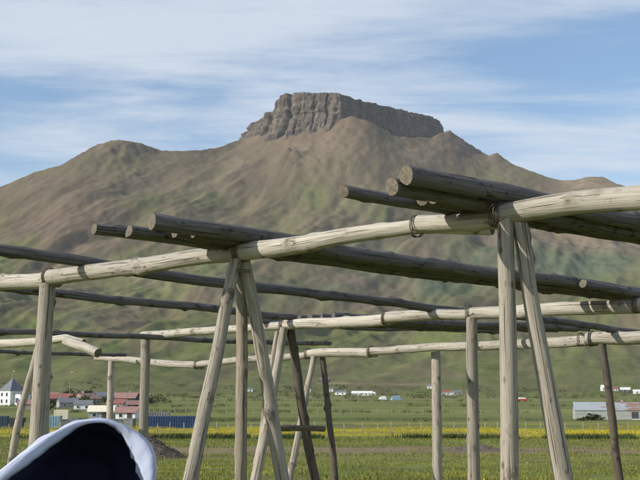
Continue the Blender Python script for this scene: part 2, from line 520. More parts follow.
# surface cover: weights for heath, grass, bare soil, lupin
nn = fbm(X / 150, Y / 230, 4, 0.6)
grass = np.clip((VV - 232) / 120 + 1.4 * nn + 0.14, 0.04, 1) * 0.85
for (u, v, su, sv, a) in ((315, 188, 22, 10, .4), (100, 165, 50, 10, .3), (520, 172, 45, 12, .55), (430, 185, 70, 14, .3), (340, 205, 60, 14, .45), (200, 215, 60, 20, .3), (120, 290, 90, 20, .5), (60, 150, 40, 10, .2)):
    grass += a * blob(u, v, su, sv) * (0.75 + 1.2 * nn)
soil = 0.9 * np.exp(-((VV - 384 - 0.01 * (UU - 380)) / 1.1) ** 2) * (np.abs(UU - 375) < 60)
for (u, v, su, sv, a) in ((600, 240, 55, 11, 1.2), (415, 155, 40, 8, .9), (335, 145, 16, 13, .7), (300, 152, 12, 6, .7), (590, 184, 35, 8, .8), (130, 270, 40, 12, .5), (40, 290, 50, 12, .45), (165, 285, 40, 10, .4), (455, 142, 14, 8, .6)):
    soil = soil + a * blob(u, v, su, sv) * (0.85 + 1.3 * nn)
lup = 0
for (u, v, su, sv, a) in ((440, 270, 120, 26, .75), (600, 262, 70, 14, .8), (360, 292, 90, 14, .6), (85, 318, 14, 5, .8), (520, 240, 40, 12, .4)):
    lup = lup + a * blob(u, v, su, sv) * (0.7 + 1.2 * nn)
lup = lup * (UU > 40)
cover = np.clip(np.stack([grass, soil, lup, np.clip(T, 0, 1)], -1), 0, 1)

m, n, l, b = mat('mountain_slope')
geo = n.new('ShaderNodeNewGeometry'); pos = geo.outputs['Position']
cv = n.new('ShaderNodeSeparateColor')
cva = n.new('ShaderNodeAttribute'); cva.attribute_name = 'cover'
l.new(cva.outputs['Color'], cv.inputs[0])
rot0 = n.new('ShaderNodeMapping'); rot0.inputs['Rotation'].default_value = (0, 0, math.radians(20))
l.new(pos, rot0.inputs['Vector'])
rot = n.new('ShaderNodeMapping'); rot.inputs['Scale'].default_value = (.024, .0042, .004)
l.new(rot0.outputs[0], rot.inputs['Vector'])
st = noise(n, l, rot.outputs[0], 1.0, 9, 0.66, 0.15)
sm = noise(n, l, mapping(n, l, pos, (.045, .03, .03)), 1.0, 9, 0.72)
lg = noise(n, l, mapping(n, l, pos, (.0045, .0035, .005)), 1.0, 5, 0.6)
heath = ramp(n, l, st, [(0.30, (.082, .066, .040)), (0.44, (.140, .112, .068)), (0.56, (.178, .140, .086)), (0.70, (.235, .19, .12))])
heath = mix(n, l, ramp(n, l, lg, [(0.40, 0.0), (0.62, 0.7)]), heath, mix(n, l, 0.6, heath, (.165, .105, .085)))
grn = ramp(n, l, sm, [(0.3, (.070, .088, .026)), (0.5, (.118, .138, .042)), (0.7, (.178, .185, .064))])
gm = math_(n, l, 'MULTIPLY', cv.outputs[0], ramp(n, l, st, [(0.33, 0.25), (0.58, 1.15)]), True)
col = mix(n, l, gm, heath, grn)
sl = ramp(n, l, sm, [(0.3, (.18, .135, .095)), (0.7, (.29, .22, .155))])
col = mix(n, l, math_(n, l, 'MULTIPLY', cv.outputs[1], ramp(n, l, sm, [(0.35, 0.3), (0.55, 1.0)]), True), col, sl)
lp = ramp(n, l, sm, [(0.3, (.066, .090, .056)), (0.7, (.128, .152, .105))])
col = mix(n, l, math_(n, l, 'MULTIPLY', cv.outputs[2], ramp(n, l, st, [(0.3, 0.35), (0.6, 1.0)]), True), col, lp)
l.new(col, b.inputs['Base Color'])
bh = math_(n, l, 'ADD', math_(n, l, 'MULTIPLY', st, 0.7), math_(n, l, 'MULTIPLY', sm, 0.5))
bump(n, l, b, bh, 0.9, 4.0)
b.inputs['Specular IOR Level'].default_value = 0.05
b.inputs['Roughness'].default_value = 1.0
M['slope'] = m

mtn = np_mesh('mountain', np.stack([X, Y, Z], -1).reshape(-1, 3), grid_faces(len(tt), na), [M['slope']],
              {'cover': ('FLOAT_COLOR', cover.reshape(-1, 4))})
tag(mtn, 'broad brown and green mountain with a flat cliffed summit', None, None, 'structure')

# ---- the summit block: cliff wall along a plan line, with a plateau on top
CL = np.array([  # column, row of top, row of foot, distance
    (234, 140.5, 144, 2300), (241, 134, 142, 2250), (250, 124, 141, 2215), (256, 118, 140, 2195), (263, 113, 139, 2170), (271, 109.5, 138, 2150),
    (274, 99, 137, 2142), (280, 92.5, 137, 2125), (295, 91.5, 136, 2105), (310, 91, 134, 2090), (330, 92, 128, 2072), (341, 93, 122, 2062), (350, 96, 121, 2085),
    (358, 98.5, 124, 2110), (385, 105, 134, 2225), (412, 111, 142, 2345), (428, 114.5, 142, 2425), (437, 117.5, 141, 2470), (443, 124, 139, 2520), (449, 132, 138, 2580)], float)
ns, nv = 620, 60
sp_ = np.concatenate([[0], np.cumsum(np.abs(np.diff(CL[:, 0])) + np.abs(np.diff(CL[:, 3])) * 0.35)])
S = np.linspace(0, sp_[-1], ns)
cu, ct, cb, cr_ = [np.interp(S, sp_, CL[:, k]) for k in range(4)]
ct = ct + (0.35 + 0.5 * (cu < 276) + 0.3 * (cu > 350)) * (fbm(S / 5.0, S * 0, 3) + 0.6 * fbm(S / 1.6, S * 0 + 9, 2))
px = (cu - 320) / FPX / math.cos(PITCH) * cr_; py = cr_.copy()
ztop = np.array([tanel(v) for v in ct]) * cr_ + EYE.z
zbot = np.array([tanel(v) for v in cb]) * cr_ + EYE.z - 75
tx = np.gradient(px); ty = np.gradient(py); tl = np.hypot(tx, ty); nxo, nyo = ty / tl, -tx / tl      # outward (towards the viewer)
W = np.linspace(0, 1, nv)
zz = ztop[None] * (1 - W[:, None]) + zbot[None] * W[:, None]
hgt = (ztop - zbot)[None]
ln = np.cumsum(tl)[None] + 0 * zz
col_n = ridged(ln / 55, zz / 520 + 3, 3, 0.6)
S0 = S[None] + 0 * zz
uu_ = np.interp(S, sp_, CL[:, 0])[None] + 0 * zz
cleft = np.exp(-((uu_ - 288 - 1.5 * np.sin(zz / 17)) / 2.2) ** 2) + .7 * np.exp(-((uu_ - 268 - 1.5 * np.sin(zz / 21)) / 1.2) ** 2) + .45 * np.exp(-((uu_ - 300 - 2 * np.sin(zz / 30)) / .8) ** 2) * np.clip(W[:, None] * 2, 0, 1) + .5 * np.exp(-((uu_ - 327 - np.sin(zz / 12)) / .9) ** 2) * np.clip(1.6 - W[:, None] * 2, 0, 1) + .4 * np.exp(-((uu_ - 313 - 3 * W[:, None]) / .7) ** 2)
out = -16 * cleft + 30 * W[:, None] ** 1.4 * np.clip(hgt / 60, 0, 1) + 9.0 * (col_n - 1.0) * np.clip(.7 + 2.2 * fbm(ln / 150, zz / 200, 2), .2, 1.6) + 9 * fbm(ln / 30, zz / 34 + 7, 5, 0.62)
out += 4.5 * np.floor(W[:, None] * 5 + 0.7 * fbm(ln / 60, zz / 60, 2)) * np.clip(hgt / 80, 0, 1)      # benches of the lava layers
out = out - 4
out[0] -= 2
X = px[None] + nxo[None] * out; Y = py[None] + nyo[None] * out
VC = np.stack([X, Y, zz], -1).reshape(-1, 3)
FC = grid_faces(nv, ns)[:, ::-1]

m, n, l, b = mat('basalt_cliff')
geo = n.new('ShaderNodeNewGeometry'); pos = geo.outputs['Position']
vst = noise(n, l, mapping(n, l, pos, (.09, .09, .012)), 1.0, 6, 0.65, 0.3)
hst = noise(n, l, mapping(n, l, pos, (.004, .004, .11)), 1.0, 4, 0.6, 0.2)
c1 = ramp(n, l, vst, [(0.30, (.03, .026, .022)), (0.5, (.12, .098, .074)), (0.72, (.27, .22, .165))])
c2 = ramp(n, l, hst, [(0.38, (.07, .058, .046)), (0.58, (.19, .155, .115))])
col = mix(n, l, 0.4, c1, c2)
l.new(col, b.inputs['Base Color'])
bump(n, l, b, math_(n, l, 'ADD', vst, math_(n, l, 'MULTIPLY', hst, 0.6)), 1.0, 6.0)
b.inputs['Specular IOR Level'].default_value = 0.05
M['cliff'] = m
cliff = np_mesh('cliff', VC, FC, [M['cliff']])
cliff.parent = mtn
cliff['label'] = 'dark basalt cliff band round the flat summit'
# plateau: rows going back from the cliff edge
nb = 14
back = np.linspace(0, 1, nb)[:, None]
bx_, by_ = 150.0, 2640.0
X = (VC[:ns, 0])[None] * (1 - back) + (bx_ + 0 * px)[None] * back
Y = (VC[:ns, 1])[None] * (1 - back) + (by_ + 0 * py)[None] * back
zb = np.interp(px, [-200, 300], [600, 600])
Zp = ztop[None] * (1 - back) + np.minimum(ztop, 560)[None] * back + 2 * fbm(X / 40, Y / 40, 3)
Zp[0] = ztop - 0.3
plate = np_mesh('plateau', np.stack([X, Y, Zp], -1).reshape(-1, 3), grid_faces(nb, ns), [M['slope']],
                {'cover': ('FLOAT_COLOR', np.tile([0.2, 0.0, 0.0, 1.0], (nb * ns, 1)))})
plate.parent = mtn

# ------------------------------------------------------------------ logs
def log_mesh(pts, r0, r1, seed, sides=14, wob=0.012, knots=2.6, rough=0.075, cap=0.0):
    rs = np.random.default_rng(seed)
    pts = np.array([list(p) for p in pts], float)
    d = np.concatenate([[0], np.cumsum(np.linalg.norm(np.diff(pts, axis=0), axis=1))])
    L = d[-1]
    m_ = int(min(110, max(14, L / 0.05)))
    s = np.linspace(0, L, m_)
    c = np.stack([np.interp(s, d, pts[:, k]) for k in range(3)], 1)
    # slight natural crookedness, none at the ends
    ph = rs.uniform(0, 6.28, 6)
    e = np.sin(np.pi * s / L)
    off = lambda a, b_: wob * (np.sin(s * 1.3 + ph[a]) + 0.6 * np.sin(s * 2.9 + ph[b_]) + 0.25 * np.sin(s * 7.0 + ph[4])) * np.minimum(1, e * 2)
    t = np.gradient(c, axis=0); t /= np.linalg.norm(t, axis=1)[:, None]
    ref = np.array([0, 0, 1.0]) if abs(t[m_ // 2, 2]) < 0.8 else np.array([1.0, 0, 0])
    a1 = np.cross(t, ref); a1 /= np.linalg.norm(a1, axis=1)[:, None]
    a2 = np.cross(a1, t)
    c = c + a1 * off(0, 1)[:, None] + a2 * off(2, 3)[:, None]
    th = np.linspace(0, 2 * np.pi, sides, endpoint=False)
    TH, SS = np.meshgrid(th, s)
    rad = (r0 + (r1 - r0) * s / L)[:, None] * np.ones_like(TH)
    rad *= 1 + rough * (np.sin(2 * TH + ph[0] + SS * .8) * .5 + np.sin(3 * TH + ph[1] - SS * 1.7) * .4 + 0.8 * fbm(np.cos(TH) * 1.2 + SS * 2.2 + seed, np.sin(TH) * 1.2 + seed * .37, 3))
    knot = np.zeros_like(TH)
    for k in range(int(L * knots * rs.uniform(0.8, 1.2))):
        ks, kt, kr = rs.uniform(0.05, L - 0.05), rs.uniform(0, 2 * np.pi), rs.uniform(0.018, 0.034)
        da = (TH - kt + np.pi) % (2 * np.pi) - np.pi
        q = ((SS - ks) / 0.05) ** 2 + (da * r0 / 0.035) ** 2
        w = np.exp(-q)
        rad += w * kr * (0.55 if rs.random() < 0.7 else 1.2)
        knot = np.maximum(knot, np.exp(-q * 2.2))
    ring = c[:, None, :] + rad[:, :, None] * (np.cos(TH)[:, :, None] * a1[:, None, :] + np.sin(TH)[:, :, None] * a2[:, None, :])
    # saw-cut ends, a little askew
    for idx, sg in ((0, -1), (m_ - 1, 1)):
        tilt = rs.normal(0, 0.12, 2)
        ring[idx] += t[idx] * ((np.cos(th) * tilt[0] + np.sin(th) * tilt[1]) * r0)[:, None]
    co = np.stack([rad * np.cos(TH), rad * np.sin(TH), SS], -1)
    V = ring.reshape(-1, 3); C = co.reshape(-1, 3); K = knot.ravel()
    F = []; MI = []
    for i in range(m_ - 1):
        for k in range(sides):
            q = (k + 1) % sides
            F.append((i * sides + k, i * sides + q, (i + 1) * sides + q, (i + 1) * sides + k)); MI.append(0)
    nV = len(V)
    ev = []; ec = []
    for idx, flip in ((0, False), (m_ - 1, True)):
        st_ = nV + len(ev)
        rg = ring[idx]; cc = rg.mean(0) + t[idx] * (0.003 if flip else -0.003)
        for k in range(sides): ev.append(rg[k] + (cc - rg[k]) * 0.02); ec.append(co[idx, k])
        ev.append(cc); ec.append((0, 0, s[idx]))
        for k in range(sides):
            q = (k + 1) % sides
            F.append((st_ + k, st_ + q, st_ + sides) if flip else (st_ + q, st_ + k, st_ + sides)); MI.append(1)
    V = np.concatenate([V, np.array(ev)]); C = np.concatenate([C, np.array(ec)]); K = np.concatenate([K, np.zeros(len(ev))])
    return V, F, MI, C, K

_seed = [100]
def log(name, pts, r0, r1, mat_, parent=None, label=None, cat=None, group=None, end=None, **kw):
    _seed[0] += 1
    V, F, MI, C, K = log_mesh(pts, r0, r1, _seed[0], **kw)
    org = None if parent is not None else (Vector(pts[0]) + Vector(pts[-1])) / 2
    o = mesh_obj(name, V, F, [mat_, end or M['end']], parent, org, True, MI,
                 {'logco': ('FLOAT_VECTOR', C), 'knot': ('FLOAT', K)})
    return tag(o, label, cat, group)

def binding(parent, c, axis, r, turns=4, wire=0.006, pitch=0.02, ex=1.0):
    """wire wound round a log"""
    axis = Vector(axis).normalized(); a1 = axis.orthogonal().normalized(); a2 = axis.cross(a1)
    rs = random.Random(int(c[0] * 1000) + 5)
    pts = []
    nseg = 14
    turns = max(2, turns - 2); wire *= .75; pitch *= 1.15
    for i in range(turns * nseg + 1):
        an = 2 * math.pi * i / nseg
        k = i / nseg - turns / 2
        pts.append(Vector(c) + axis * (k * pitch + rs.uniform(-.003, .003)) + (a1 * math.cos(an) + a2 * math.sin(an) * ex) * (r + wire * .5 + rs.uniform(0, .003)))
    MB().tube(pts, wire, 6).build('wire_binding', M['wire'], parent, True)

DA = Vector((-1136, FPX, 0)).normalized()      # along the beams, to the left and away
DB = Vector((1180, FPX, 0)).normalized()       # along the drying poles, to the right and away

class Row:
    """a line of beams in plan: point + direction, with heights given at photo columns"""
    def __init__(self, pts):
        self.p = [P(*q) for q in pts]
    def at_u(self, u):
        k = (u - 320) / FPX / math.cos(PITCH)
        # find the point on the polyline (extended) with x / depth = k
        best = None
        ps = self.p
        for i in range(len(ps) - 1):
            a, b_ = ps[i], ps[i + 1]
            f = lambda q: (q.x / (q.y)) - k
            fa, fb = f(a), f(b_)
            ext = (i == 0 and (fa * fb > 0) and abs(fa) < abs(fb)) or (i == len(ps) - 2 and (fa * fb > 0) and abs(fb) < abs(fa))
            if fa * fb <= 0 or ext:
                # solve (a.x + t dx) = k' (a.y + t dy) with the small pitch term dropped
                d = b_ - a
                t = (k * a.y - a.x) / (d.x - k * d.y)
                best = a + d * t
                if fa * fb <= 0: break
        return best
    def cross(self, p0, d):
        """point of the row met by a plan line"""
        best = None
        ps = self.p
        for i in range(len(ps) - 1):
            a, b_ = ps[i], ps[i + 1]; e = b_ - a
            det = d.x * (-e.y) - d.y * (-e.x)
            w = a - p0
            s_ = (w.x * (-e.y) - w.y * (-e.x)) / det
            t = (d.x * w.y - d.y * w.x) / det
            lo = -9 if i == 0 else -0.001; hi = 9 if i == len(ps) - 2 else 1.001
            if lo <= t <= hi: best = (a + e * t, s_)
        return best

# the three rows of the rack and the low one at the left: photo column, row, forward distance
row1 = Row([(760, 181, 5.72), (640, 197, 6.30), (505, 214, 7.0), (415, 226.5, 7.55), (240, 252, 8.88), (50, 277, 11.0), (-60, 291, 12.5)])
row2 = Row([(900, 278, 11.05), (760, 291, 11.75), (640, 305, 12.4), (470, 313, 13.6), (385, 318, 14.5), (285, 325, 15.9), (147, 335, 18.5)])
row3 = Row([(760, 331, 15.4), (640, 336, 16.6), (585, 339, 17.2), (434, 349, 20.6), (310, 353.5, 22.6), (235, 360, 24.2), (197, 365, 25.1), (100, 358, 27.6)])
row4 = Row([(100, 353, 15.6), (57, 340, 16.2), (-30, 345, 17.6), (-160, 350, 20.5), (-300, 352, 24)])

def foot_at(p, off=0.12):
    return gz(p.x, p.y) - off
def leg(parent, top, splay, r0, r1, mat_, name='leg', **kw):
    """log from the ground up to a beam; splay = plan offset of the foot"""
    f = Vector((top.x + splay.x, top.y + splay.y, 0)); f.z = foot_at(f)
    return log(name, [f, f.lerp(top, 0.5), top], r0, r1, mat_, parent, **kw)
Z3 = Vector((0, 0, 1))

# ---- row 1
a1 = row1.at_u
root1 = empty('drying_rack', Vector((0.4, 7.6, gz(0.4, 7.6))), 'nearest fish drying rack: thick pale beam on splayed posts across the whole picture', 'drying rack', 'rows of the wooden drying racks')
bk = Vector((0.02, 0.05, -0.012))
log('beam', [a1(760), a1(640) + Z3 * .0, a1(575) + Z3 * .012, a1(502)], .084, .074, M['beam'], root1, wob=.010)
log('beam', [a1(508) + bk + Z3 * -.02, a1(417) + Z3 * .014], .062, .064, M['beam'], root1, wob=.006)
log('beam', [a1(490) + bk * 1.6 - Z3 * .055, a1(414) - Z3 * .012 + Vector((0, .03, 0)), a1(330), a1(239)], .045, .078, M['beam'], root1, wob=.012)
log('beam', [a1(244) + bk * 0.8 - Z3 * .0, a1(150), a1(49)], .068, .086, M['beam'], root1, wob=.010)
log('beam', [a1(55) + bk * 1.3 - Z3 * .012, a1(0) - Z3 * .0, a1(-60)], .078, .085, M['beam'], root1)
for u, r, tn in ((502, .078, 5), (495, .072, 3), (417, .076, 4), (241, .086, 6), (51, .09, 5)):
    binding(root1, a1(u), DA, r, tn, .006, .016)
t = a1(508) - Z3 * .05
leg(root1, t - DB * .02, Vector((-.03, -.02, 0)), .064, .056, M['post'], 'post', wob=.006)
t = a1(517) + DB * .03 - Z3 * .06
leg(root1, t, DB * .38 - DA * .15, .066, .05, M['post'], wob=.008)
t = a1(240) - Z3 * .05
leg(root1, t - DB * .04 - Z3 * .02, -DB * .62, .062, .052, M['post'], wob=.008)
leg(root1, t + DB * .05 - Z3 * .02, DB * .62, .062, .050, M['post'], wob=.008)
leg(root1, t + DB * .10 + DA * .10 - Z3 * .03, Vector((.03, .02, 0)), .052, .05, M['brown_post'], wob=.006)
binding(root1, t - Z3 * .12, Z3, .088, 3, .006, .014, 1.0)
t = a1(49) - Z3 * .06
leg(root1, t, Vector((-.06, .0, 0)), .100, .082, M['post'], 'post', wob=.006)
t = a1(-58) - Z3 * .06
leg(root1, t, Vector((-.1, .0, 0)), .08, .07, M['post'], 'post', wob=.006)
t = a1(752) - Z3 * .06
leg(root1, t, Vector((.1, .0, 0)), .07, .06, M['post'], 'post', wob=.006)

# ---- row 2
a2 = row2.at_u
root2 = empty('drying_rack', Vector((1.2, 14.0, gz(1.2, 14.0))), 'middle drying rack with pale beam ending on a post at the left', 'drying rack', 'rows of the wooden drying racks')
log('beam', [a2(760), a2(640), a2(632)], .085, .08, M['beam'], root2, wob=.006)
log('beam', [a2(640) + bk * 1.2, a2(560), a2(467)], .082, .078, M['beam'], root2, wob=.01)
log('beam', [a2(474) + bk * 1.2, a2(420), a2(383)], .074, .082, M['beam'], root2, wob=.008)
log('beam', [a2(390) + bk * 1.4, a2(340), a2(284)], .078, .080, M['beam'], root2, wob=.012)
log('beam', [a2(292) + bk * 1.2 + Z3 * .01, a2(215), a2(145)], .062, .072, M['beam'], root2, wob=.008)
for u, r, tn in ((634, .09, 5), (468, .086, 4), (385, .088, 4), (284, .09, 5)):
    binding(root2, a2(u), DA, r, tn, .008, .02)
leg(root2, a2(148) - Z3 * .04, Vector((0, 0, 0)), .088, .082, M['post'], 'post', wob=.004)
leg(root2, a2(470) - Z3 * .05, Vector((-.02, 0, 0)), .08, .073, M['post'], 'post', wob=.004)
t = a2(287) - Z3 * .05
leg(root2, t - DB * .05, -DB * .62, .075, .06, M['post'], wob=.008)
lg2 = leg(root2, t + DB * .07, DB * .60, .072, .066, M['dark_leg'], wob=.012)
leg(root2, t - DB * .03 + DA * .16 - Z3 * .05, -DB * .40 + DA * .1, .05, .04, M['post'], wob=.008)
q0, q1 = P(266, 428, 15.5), P(324, 429, 16.1)
cb_ = log('crossbar', [q0, q0.lerp(q1, .5), q1], .045, .042, M['dark_leg'], root2, wob=.004)
t = a2(662) - Z3 * .05
leg(root2, t, -DB * .70, .075, .06, M['post'], wob=.008)
leg(root2, t + DB * .08, DB * .60, .075, .06, M['post'], wob=.008)

# ---- row 3
a3 = row3.at_u
root3 = empty('drying_rack', Vector((0.5, 22.0, gz(0.5, 22.0))), 'farthest drying rack with sagging spliced beam behind the others', 'drying rack', 'rows of the wooden drying racks')
log('beam', [a3(760), a3(640), a3(583)], .115, .105, M['beam'], root3, wob=.015)
log('beam', [a3(592) + bk * 2, a3(500), a3(368)], .088, .08, M['beam'], root3, wob=.01)
log('beam', [a3(374) + bk * 2, a3(320), a3(306)], .1, .085, M['beam'], root3, wob=.01)
log('beam', [a3(312) + bk * 2.5, a3(235), a3(196)], .075, .07, M['beam'], root3, wob=.006)
log('beam', [a3(202) + bk * 2, a3(150), a3(100)], .085, .078, M['beam'], root3, wob=.012)
for u, r, tn in ((588, .117, 4), (577, .1, 3), (370, .108, 4), (308, .105, 4), (199, .09, 3)):
    binding(root3, a3(u), DA, r, tn, .011, .026)
leg(root3, a3(434) - Z3 * .05, Vector((0, 0, 0)), .1, .09, M['post'], 'post', wob=.004)
leg(root3, a3(115) - Z3 * .05, Vector((0, 0, 0)), .095, .085, M['post'], 'post', wob=.004)
leg(root3, a3(314) - Z3 * .06, -DB * .72, .075, .062, M['post'], wob=.012)
leg(root3, a3(318) - Z3 * .06 + DB * .12, DB * .4, .07, .06, M['dark_leg'], wob=.012)
leg(root3, a3(598) - Z3 * .06, DB * .40 + Vector((0, 0, 0)), .072, .06, M['dark_leg'], wob=.016)
leg(root3, a3(735) - Z3 * .06, DB * .3, .08, .07, M['post'], wob=.016)

# ---- the low rack at the left edge
root4 = empty('drying_rack', Vector((-4.2, 16.4, gz(-4.2, 16.4))), 'low rack at the left edge with a thin slanting leg and broken beam end', 'drying rack', 'rows of the wooden drying racks')
log('beam', [P(98, 353, 15.5), P(84, 347, 15.7), P(66, 341, 16.0)], .07, .072, M['beam'], root4, wob=.004)
log('beam', [P(84, 343, 15.9), P(66, 338.5, 16.1), P(40, 342, 16.5), P(-30, 345, 17.6)], .055, .075, M['beam'], root4, wob=.004)
a4 = row4.at_u
log('beam', [P(-24, 345, 17.6), P(-160, 350, 20.5), P(-300, 352, 24)], .075, .08, M['beam'], root4)
f = P(3, 478, 16.3); f.z = foot_at(f)
log('leg', [f, P(20, 412, 16.45), P(38, 347, 16.6)], .06, .048, M['post'], root4, wob=.008)
t = P(48, 344, 16.5)
leg(root4, t, Vector((.02, 0, 0)), .06, .055, M['post'], 'post', wob=.004)
t = P(-295, 353, 23.9)
leg(root4, t, Vector((.02, 0, 0)), .08, .07, M['post'], 'post', wob=.004)

# ------------------------------------------------------------------ drying poles lying across the rows
def pole(row_a, ua, near, far, r0, r1, label, row_b=None, lift_a=0.0, lift_b=None, dirj=0.0, beam_a=.056, beam_b=.075, end=None, group='dark poles laid across the racks', **kw):
    """rests on row_a at photo column ua and on row_b where it meets it; near / far = overhangs from the first contact / total length"""
    c = row_a.at_u(ua).copy()
    d = Matrix.Rotation(dirj, 3, 'Z') @ DB
    ca = c + Z3 * (beam_a + r0 + lift_a)
    hb, s_ = row_b.cross(c, d)
    cb2 = hb + Z3 * (beam_b + r1 + (lift_a if lift_b is None else lift_b))
    e = (cb2 - ca); e /= s_
    pa = ca - e * near; pb = ca + e * far
    if 'sag' in kw:
        sg = kw.pop('sag')
    else:
        sg = 0.03
    pts = [pa.lerp(pb, k / 6) - Z3 * (sg * max(0, math.sin(math.pi * max(0, k / 6 * (near + far) - near) / s_)) if k / 6 * (near + far) < near + s_ else 0) for k in range(7)]
    kw.setdefault('wob', .010)
    return log('drying_pole', pts, r0, r1, M['pole'], None, end=end, label=label, cat='pole', group=group, knots=3.2, sides=12, **kw)

# bundle over the near beam at left of centre
B1 = [  # ua, near overhang, length, r0, r1, lift
    (212, 1.16, 6.6, .044, .04, .0, 'thin grey pole reaching farthest left, its pale end clear of the bundle'),
    (221, .93, 6.9, .042, .045, -.01, 'low pole with a pale cut end just under the thin left one'),
    (229, .99, 7.1, .046, .045, -.02, 'second low pole, its small end between the thin pole and the thick log'),
    (236, .62, 7.3, .050, .045, .0, 'pole with a pale stub end directly under the thick left log'),
    (243, .52, 7.2, .052, .046, .0, 'pole beside the binding of the left trestle, inner side of the bundle'),
    (251, .98, 6.6, .070, .055, .0, 'thick grey log in front of the left bundle, round brown cut end'),
]
for i, (ua, nr_, fr, r0, r1, lf, lb) in enumerate(B1):
    pole(row1, ua, nr_, fr, r0, r1, lb, row2, lf, lf + .07, dirj=random.uniform(-.004, .004))
# a shorter pole beginning half way along that bundle
q0 = P(583, 283.5, 11.72)
log('drying_pole', [q0, q0 + DB * 1.4 - Z3 * .05, q0 + DB * 2.8 - Z3 * .10], .047, .042, M['pole'], None, 'short pole with a pale end lying against the right part of the long bundle', 'pole', 'dark poles laid across the racks', knots=3.2, sides=12, wob=.006)
# bundle over the near beam at right
B2 = [
    (450, 1.02, 6.4, .042, .04, .0, 'thin pole reaching left of the right bundle, its end cut square'),
    (462, .40, 6.5, .050, .05, .0, 'pole behind the two thick logs of the right bundle'),
    (474, .40, 6.7, .052, .05, .0, 'second pole behind the two thick logs of the right bundle'),
    (488, .93, 6.6, .058, .05, -.02, 'lower log of the right bundle with a pale jagged end'),
    (503, .93, 6.2, .066, .055, .03, 'thick knotty log in front of the right bundle, end facing left'),
]
for i, (ua, nr_, fr, r0, r1, lf, lb) in enumerate(B2):
    pole(row1, ua, nr_, fr, r0, r1, lb, row2, lf, lf + .07, dirj=random.uniform(-.004, .004))
# single poles
pole(row1, 86, 2.6, 11.5, .058, .05, 'long single pole crossing the near beam above the left post', row2, 0, sag=.06)
pole(row1, -46, 1.0, 7.2, .055, .05, 'single pole running from the left edge to the middle trestle', row2, 0)
pole(row4, 40, 1.4, 6.2, .05, .042, 'thin pole low at the left, ending over the farthest beam', row3, .02, beam_a=.07)
pole(row4, -190, 0.5, 7.5, .05, .042, 'lowest thin pole at the left, ending above the far left post', row3, .02, beam_a=.07)
# bundle over the middle rack
B3 = [(266, .12, 5.8, 'pole touching the wire binding of the middle trestle'), (296, -.06, 6.0, 'dark pole right of the middle trestle, under the middle beam'),
      (307, -.06, 6.2, 'second dark pole right of the middle trestle'), (318, -.06, 6.4, 'third dark pole right of the middle trestle'),
      (330, -.06, 6.4, 'fourth dark pole right of the middle trestle, innermost of its bundle')]
for ua, nr_, fr, lb in B3:
    pole(row2, ua, nr_, fr, .052, .05, lb, row3, -.015, .16, end=M['pole'], dirj=random.uniform(-.006, .006), beam_b=.085)


# ------------------------------------------------------------------ village and field things
M['white_wall'] = plain('white_render', (.72, .72, .69), .10, 1.2, .8)
M['grey_wall'] = plain('grey_render', (.30, .31, .30), .15, 1.2, .8)
M['dark_wall'] = plain('dark_boarding', (.07, .065, .07), .25, 2, .8)
M['tan_wall'] = plain('tan_render', (.34, .27, .22), .15, 1.2, .8)
M['cream'] = plain('cream_sheet', (.74, .68, .52), .08, 1.2, .7)
M['red_roof'] = plain('red_roof', (.27, .105, .09), .25, 1.5, .7)
M['pink_roof'] = plain('faded_red_roof', (.30, .17, .145), .25, 1.5, .7)
M['slate'] = plain('grey_roof', (.16, .165, .18), .25, 1.5, .7)
M['glass'] = plain('window_glass', (.035, .045, .06), .2, 3, .12, .5)
M['blue'] = plain('blue_steel', (.035, .065, .15), .25, .8, .5)
M['pale_blue'] = plain('pale_blue_steel', (.22, .33, .40), .2, .8, .5)
M['teal'] = plain('dark_teal_steel', (.04, .075, .11), .25, .8, .5)
M['tub'] = plain('grey_plastic_tub', (.20, .205, .20), .3, 1.5, .6)
M['dark_metal'] = plain('dark_metal', (.03, .03, .033), .3, 8, .5, .4)
M['pale_post'] = plain('pale_post', (.33, .30, .25), .25, 4, .8)
M['red_paint'] = plain('red_paint', (.45, .04, .03), .1, 2, .35, .5)
M['dirt'] = plain('dark_gravel', (.10, .082, .062), .55, 5, .95, .1, .05)
M['stone'] = plain('stones', (.13, .108, .082), .5, 3, .95, .1, .03)

m, n, l, b = mat('rusty_corrugated_roof')
tc = n.new('ShaderNodeTexCoord'); oc = tc.outputs['Object']
sx = n.new('ShaderNodeSeparateXYZ'); l.new(oc, sx.inputs[0])
wv = math_(n, l, 'SINE', math_(n, l, 'MULTIPLY', sx.outputs[0], 42.0))
rn = noise(n, l, mapping(n, l, oc, (.5, .9, .9)), 1.0, 6, .65)
rt = math_(n, l, 'ADD', rn, math_(n, l, 'MULTIPLY', sx.outputs[0], .028))
col = mix(n, l, ramp(n, l, rt, [(.50, 0), (.62, .9)]), (.36, .39, .40), (.27, .15, .11))
l.new(col, b.inputs['Base Color']); bump(n, l, b, wv, .6, .03)
b.inputs['Roughness'].default_value = .55
M['corr_roof'] = m
m, n, l, b = mat('pale_corrugated_wall')
tc = n.new('ShaderNodeTexCoord'); oc = tc.outputs['Object']
sx = n.new('ShaderNodeSeparateXYZ'); l.new(oc, sx.inputs[0])
wv = math_(n, l, 'SINE', math_(n, l, 'MULTIPLY', math_(n, l, 'ADD', sx.outputs[0], sx.outputs[1]), 42.0))
rn = noise(n, l, mapping(n, l, oc, (.7, .7, 1.6)), 1.0, 6, .65)
l.new(ramp(n, l, rn, [(.3, (.30, .32, .29)), (.7, (.46, .47, .42))]), b.inputs['Base Color']); bump(n, l, b, wv, .6, .03)
M['corr_wall'] = m

def ux(u, y): return (u - 320) / FPX / math.cos(PITCH) * y

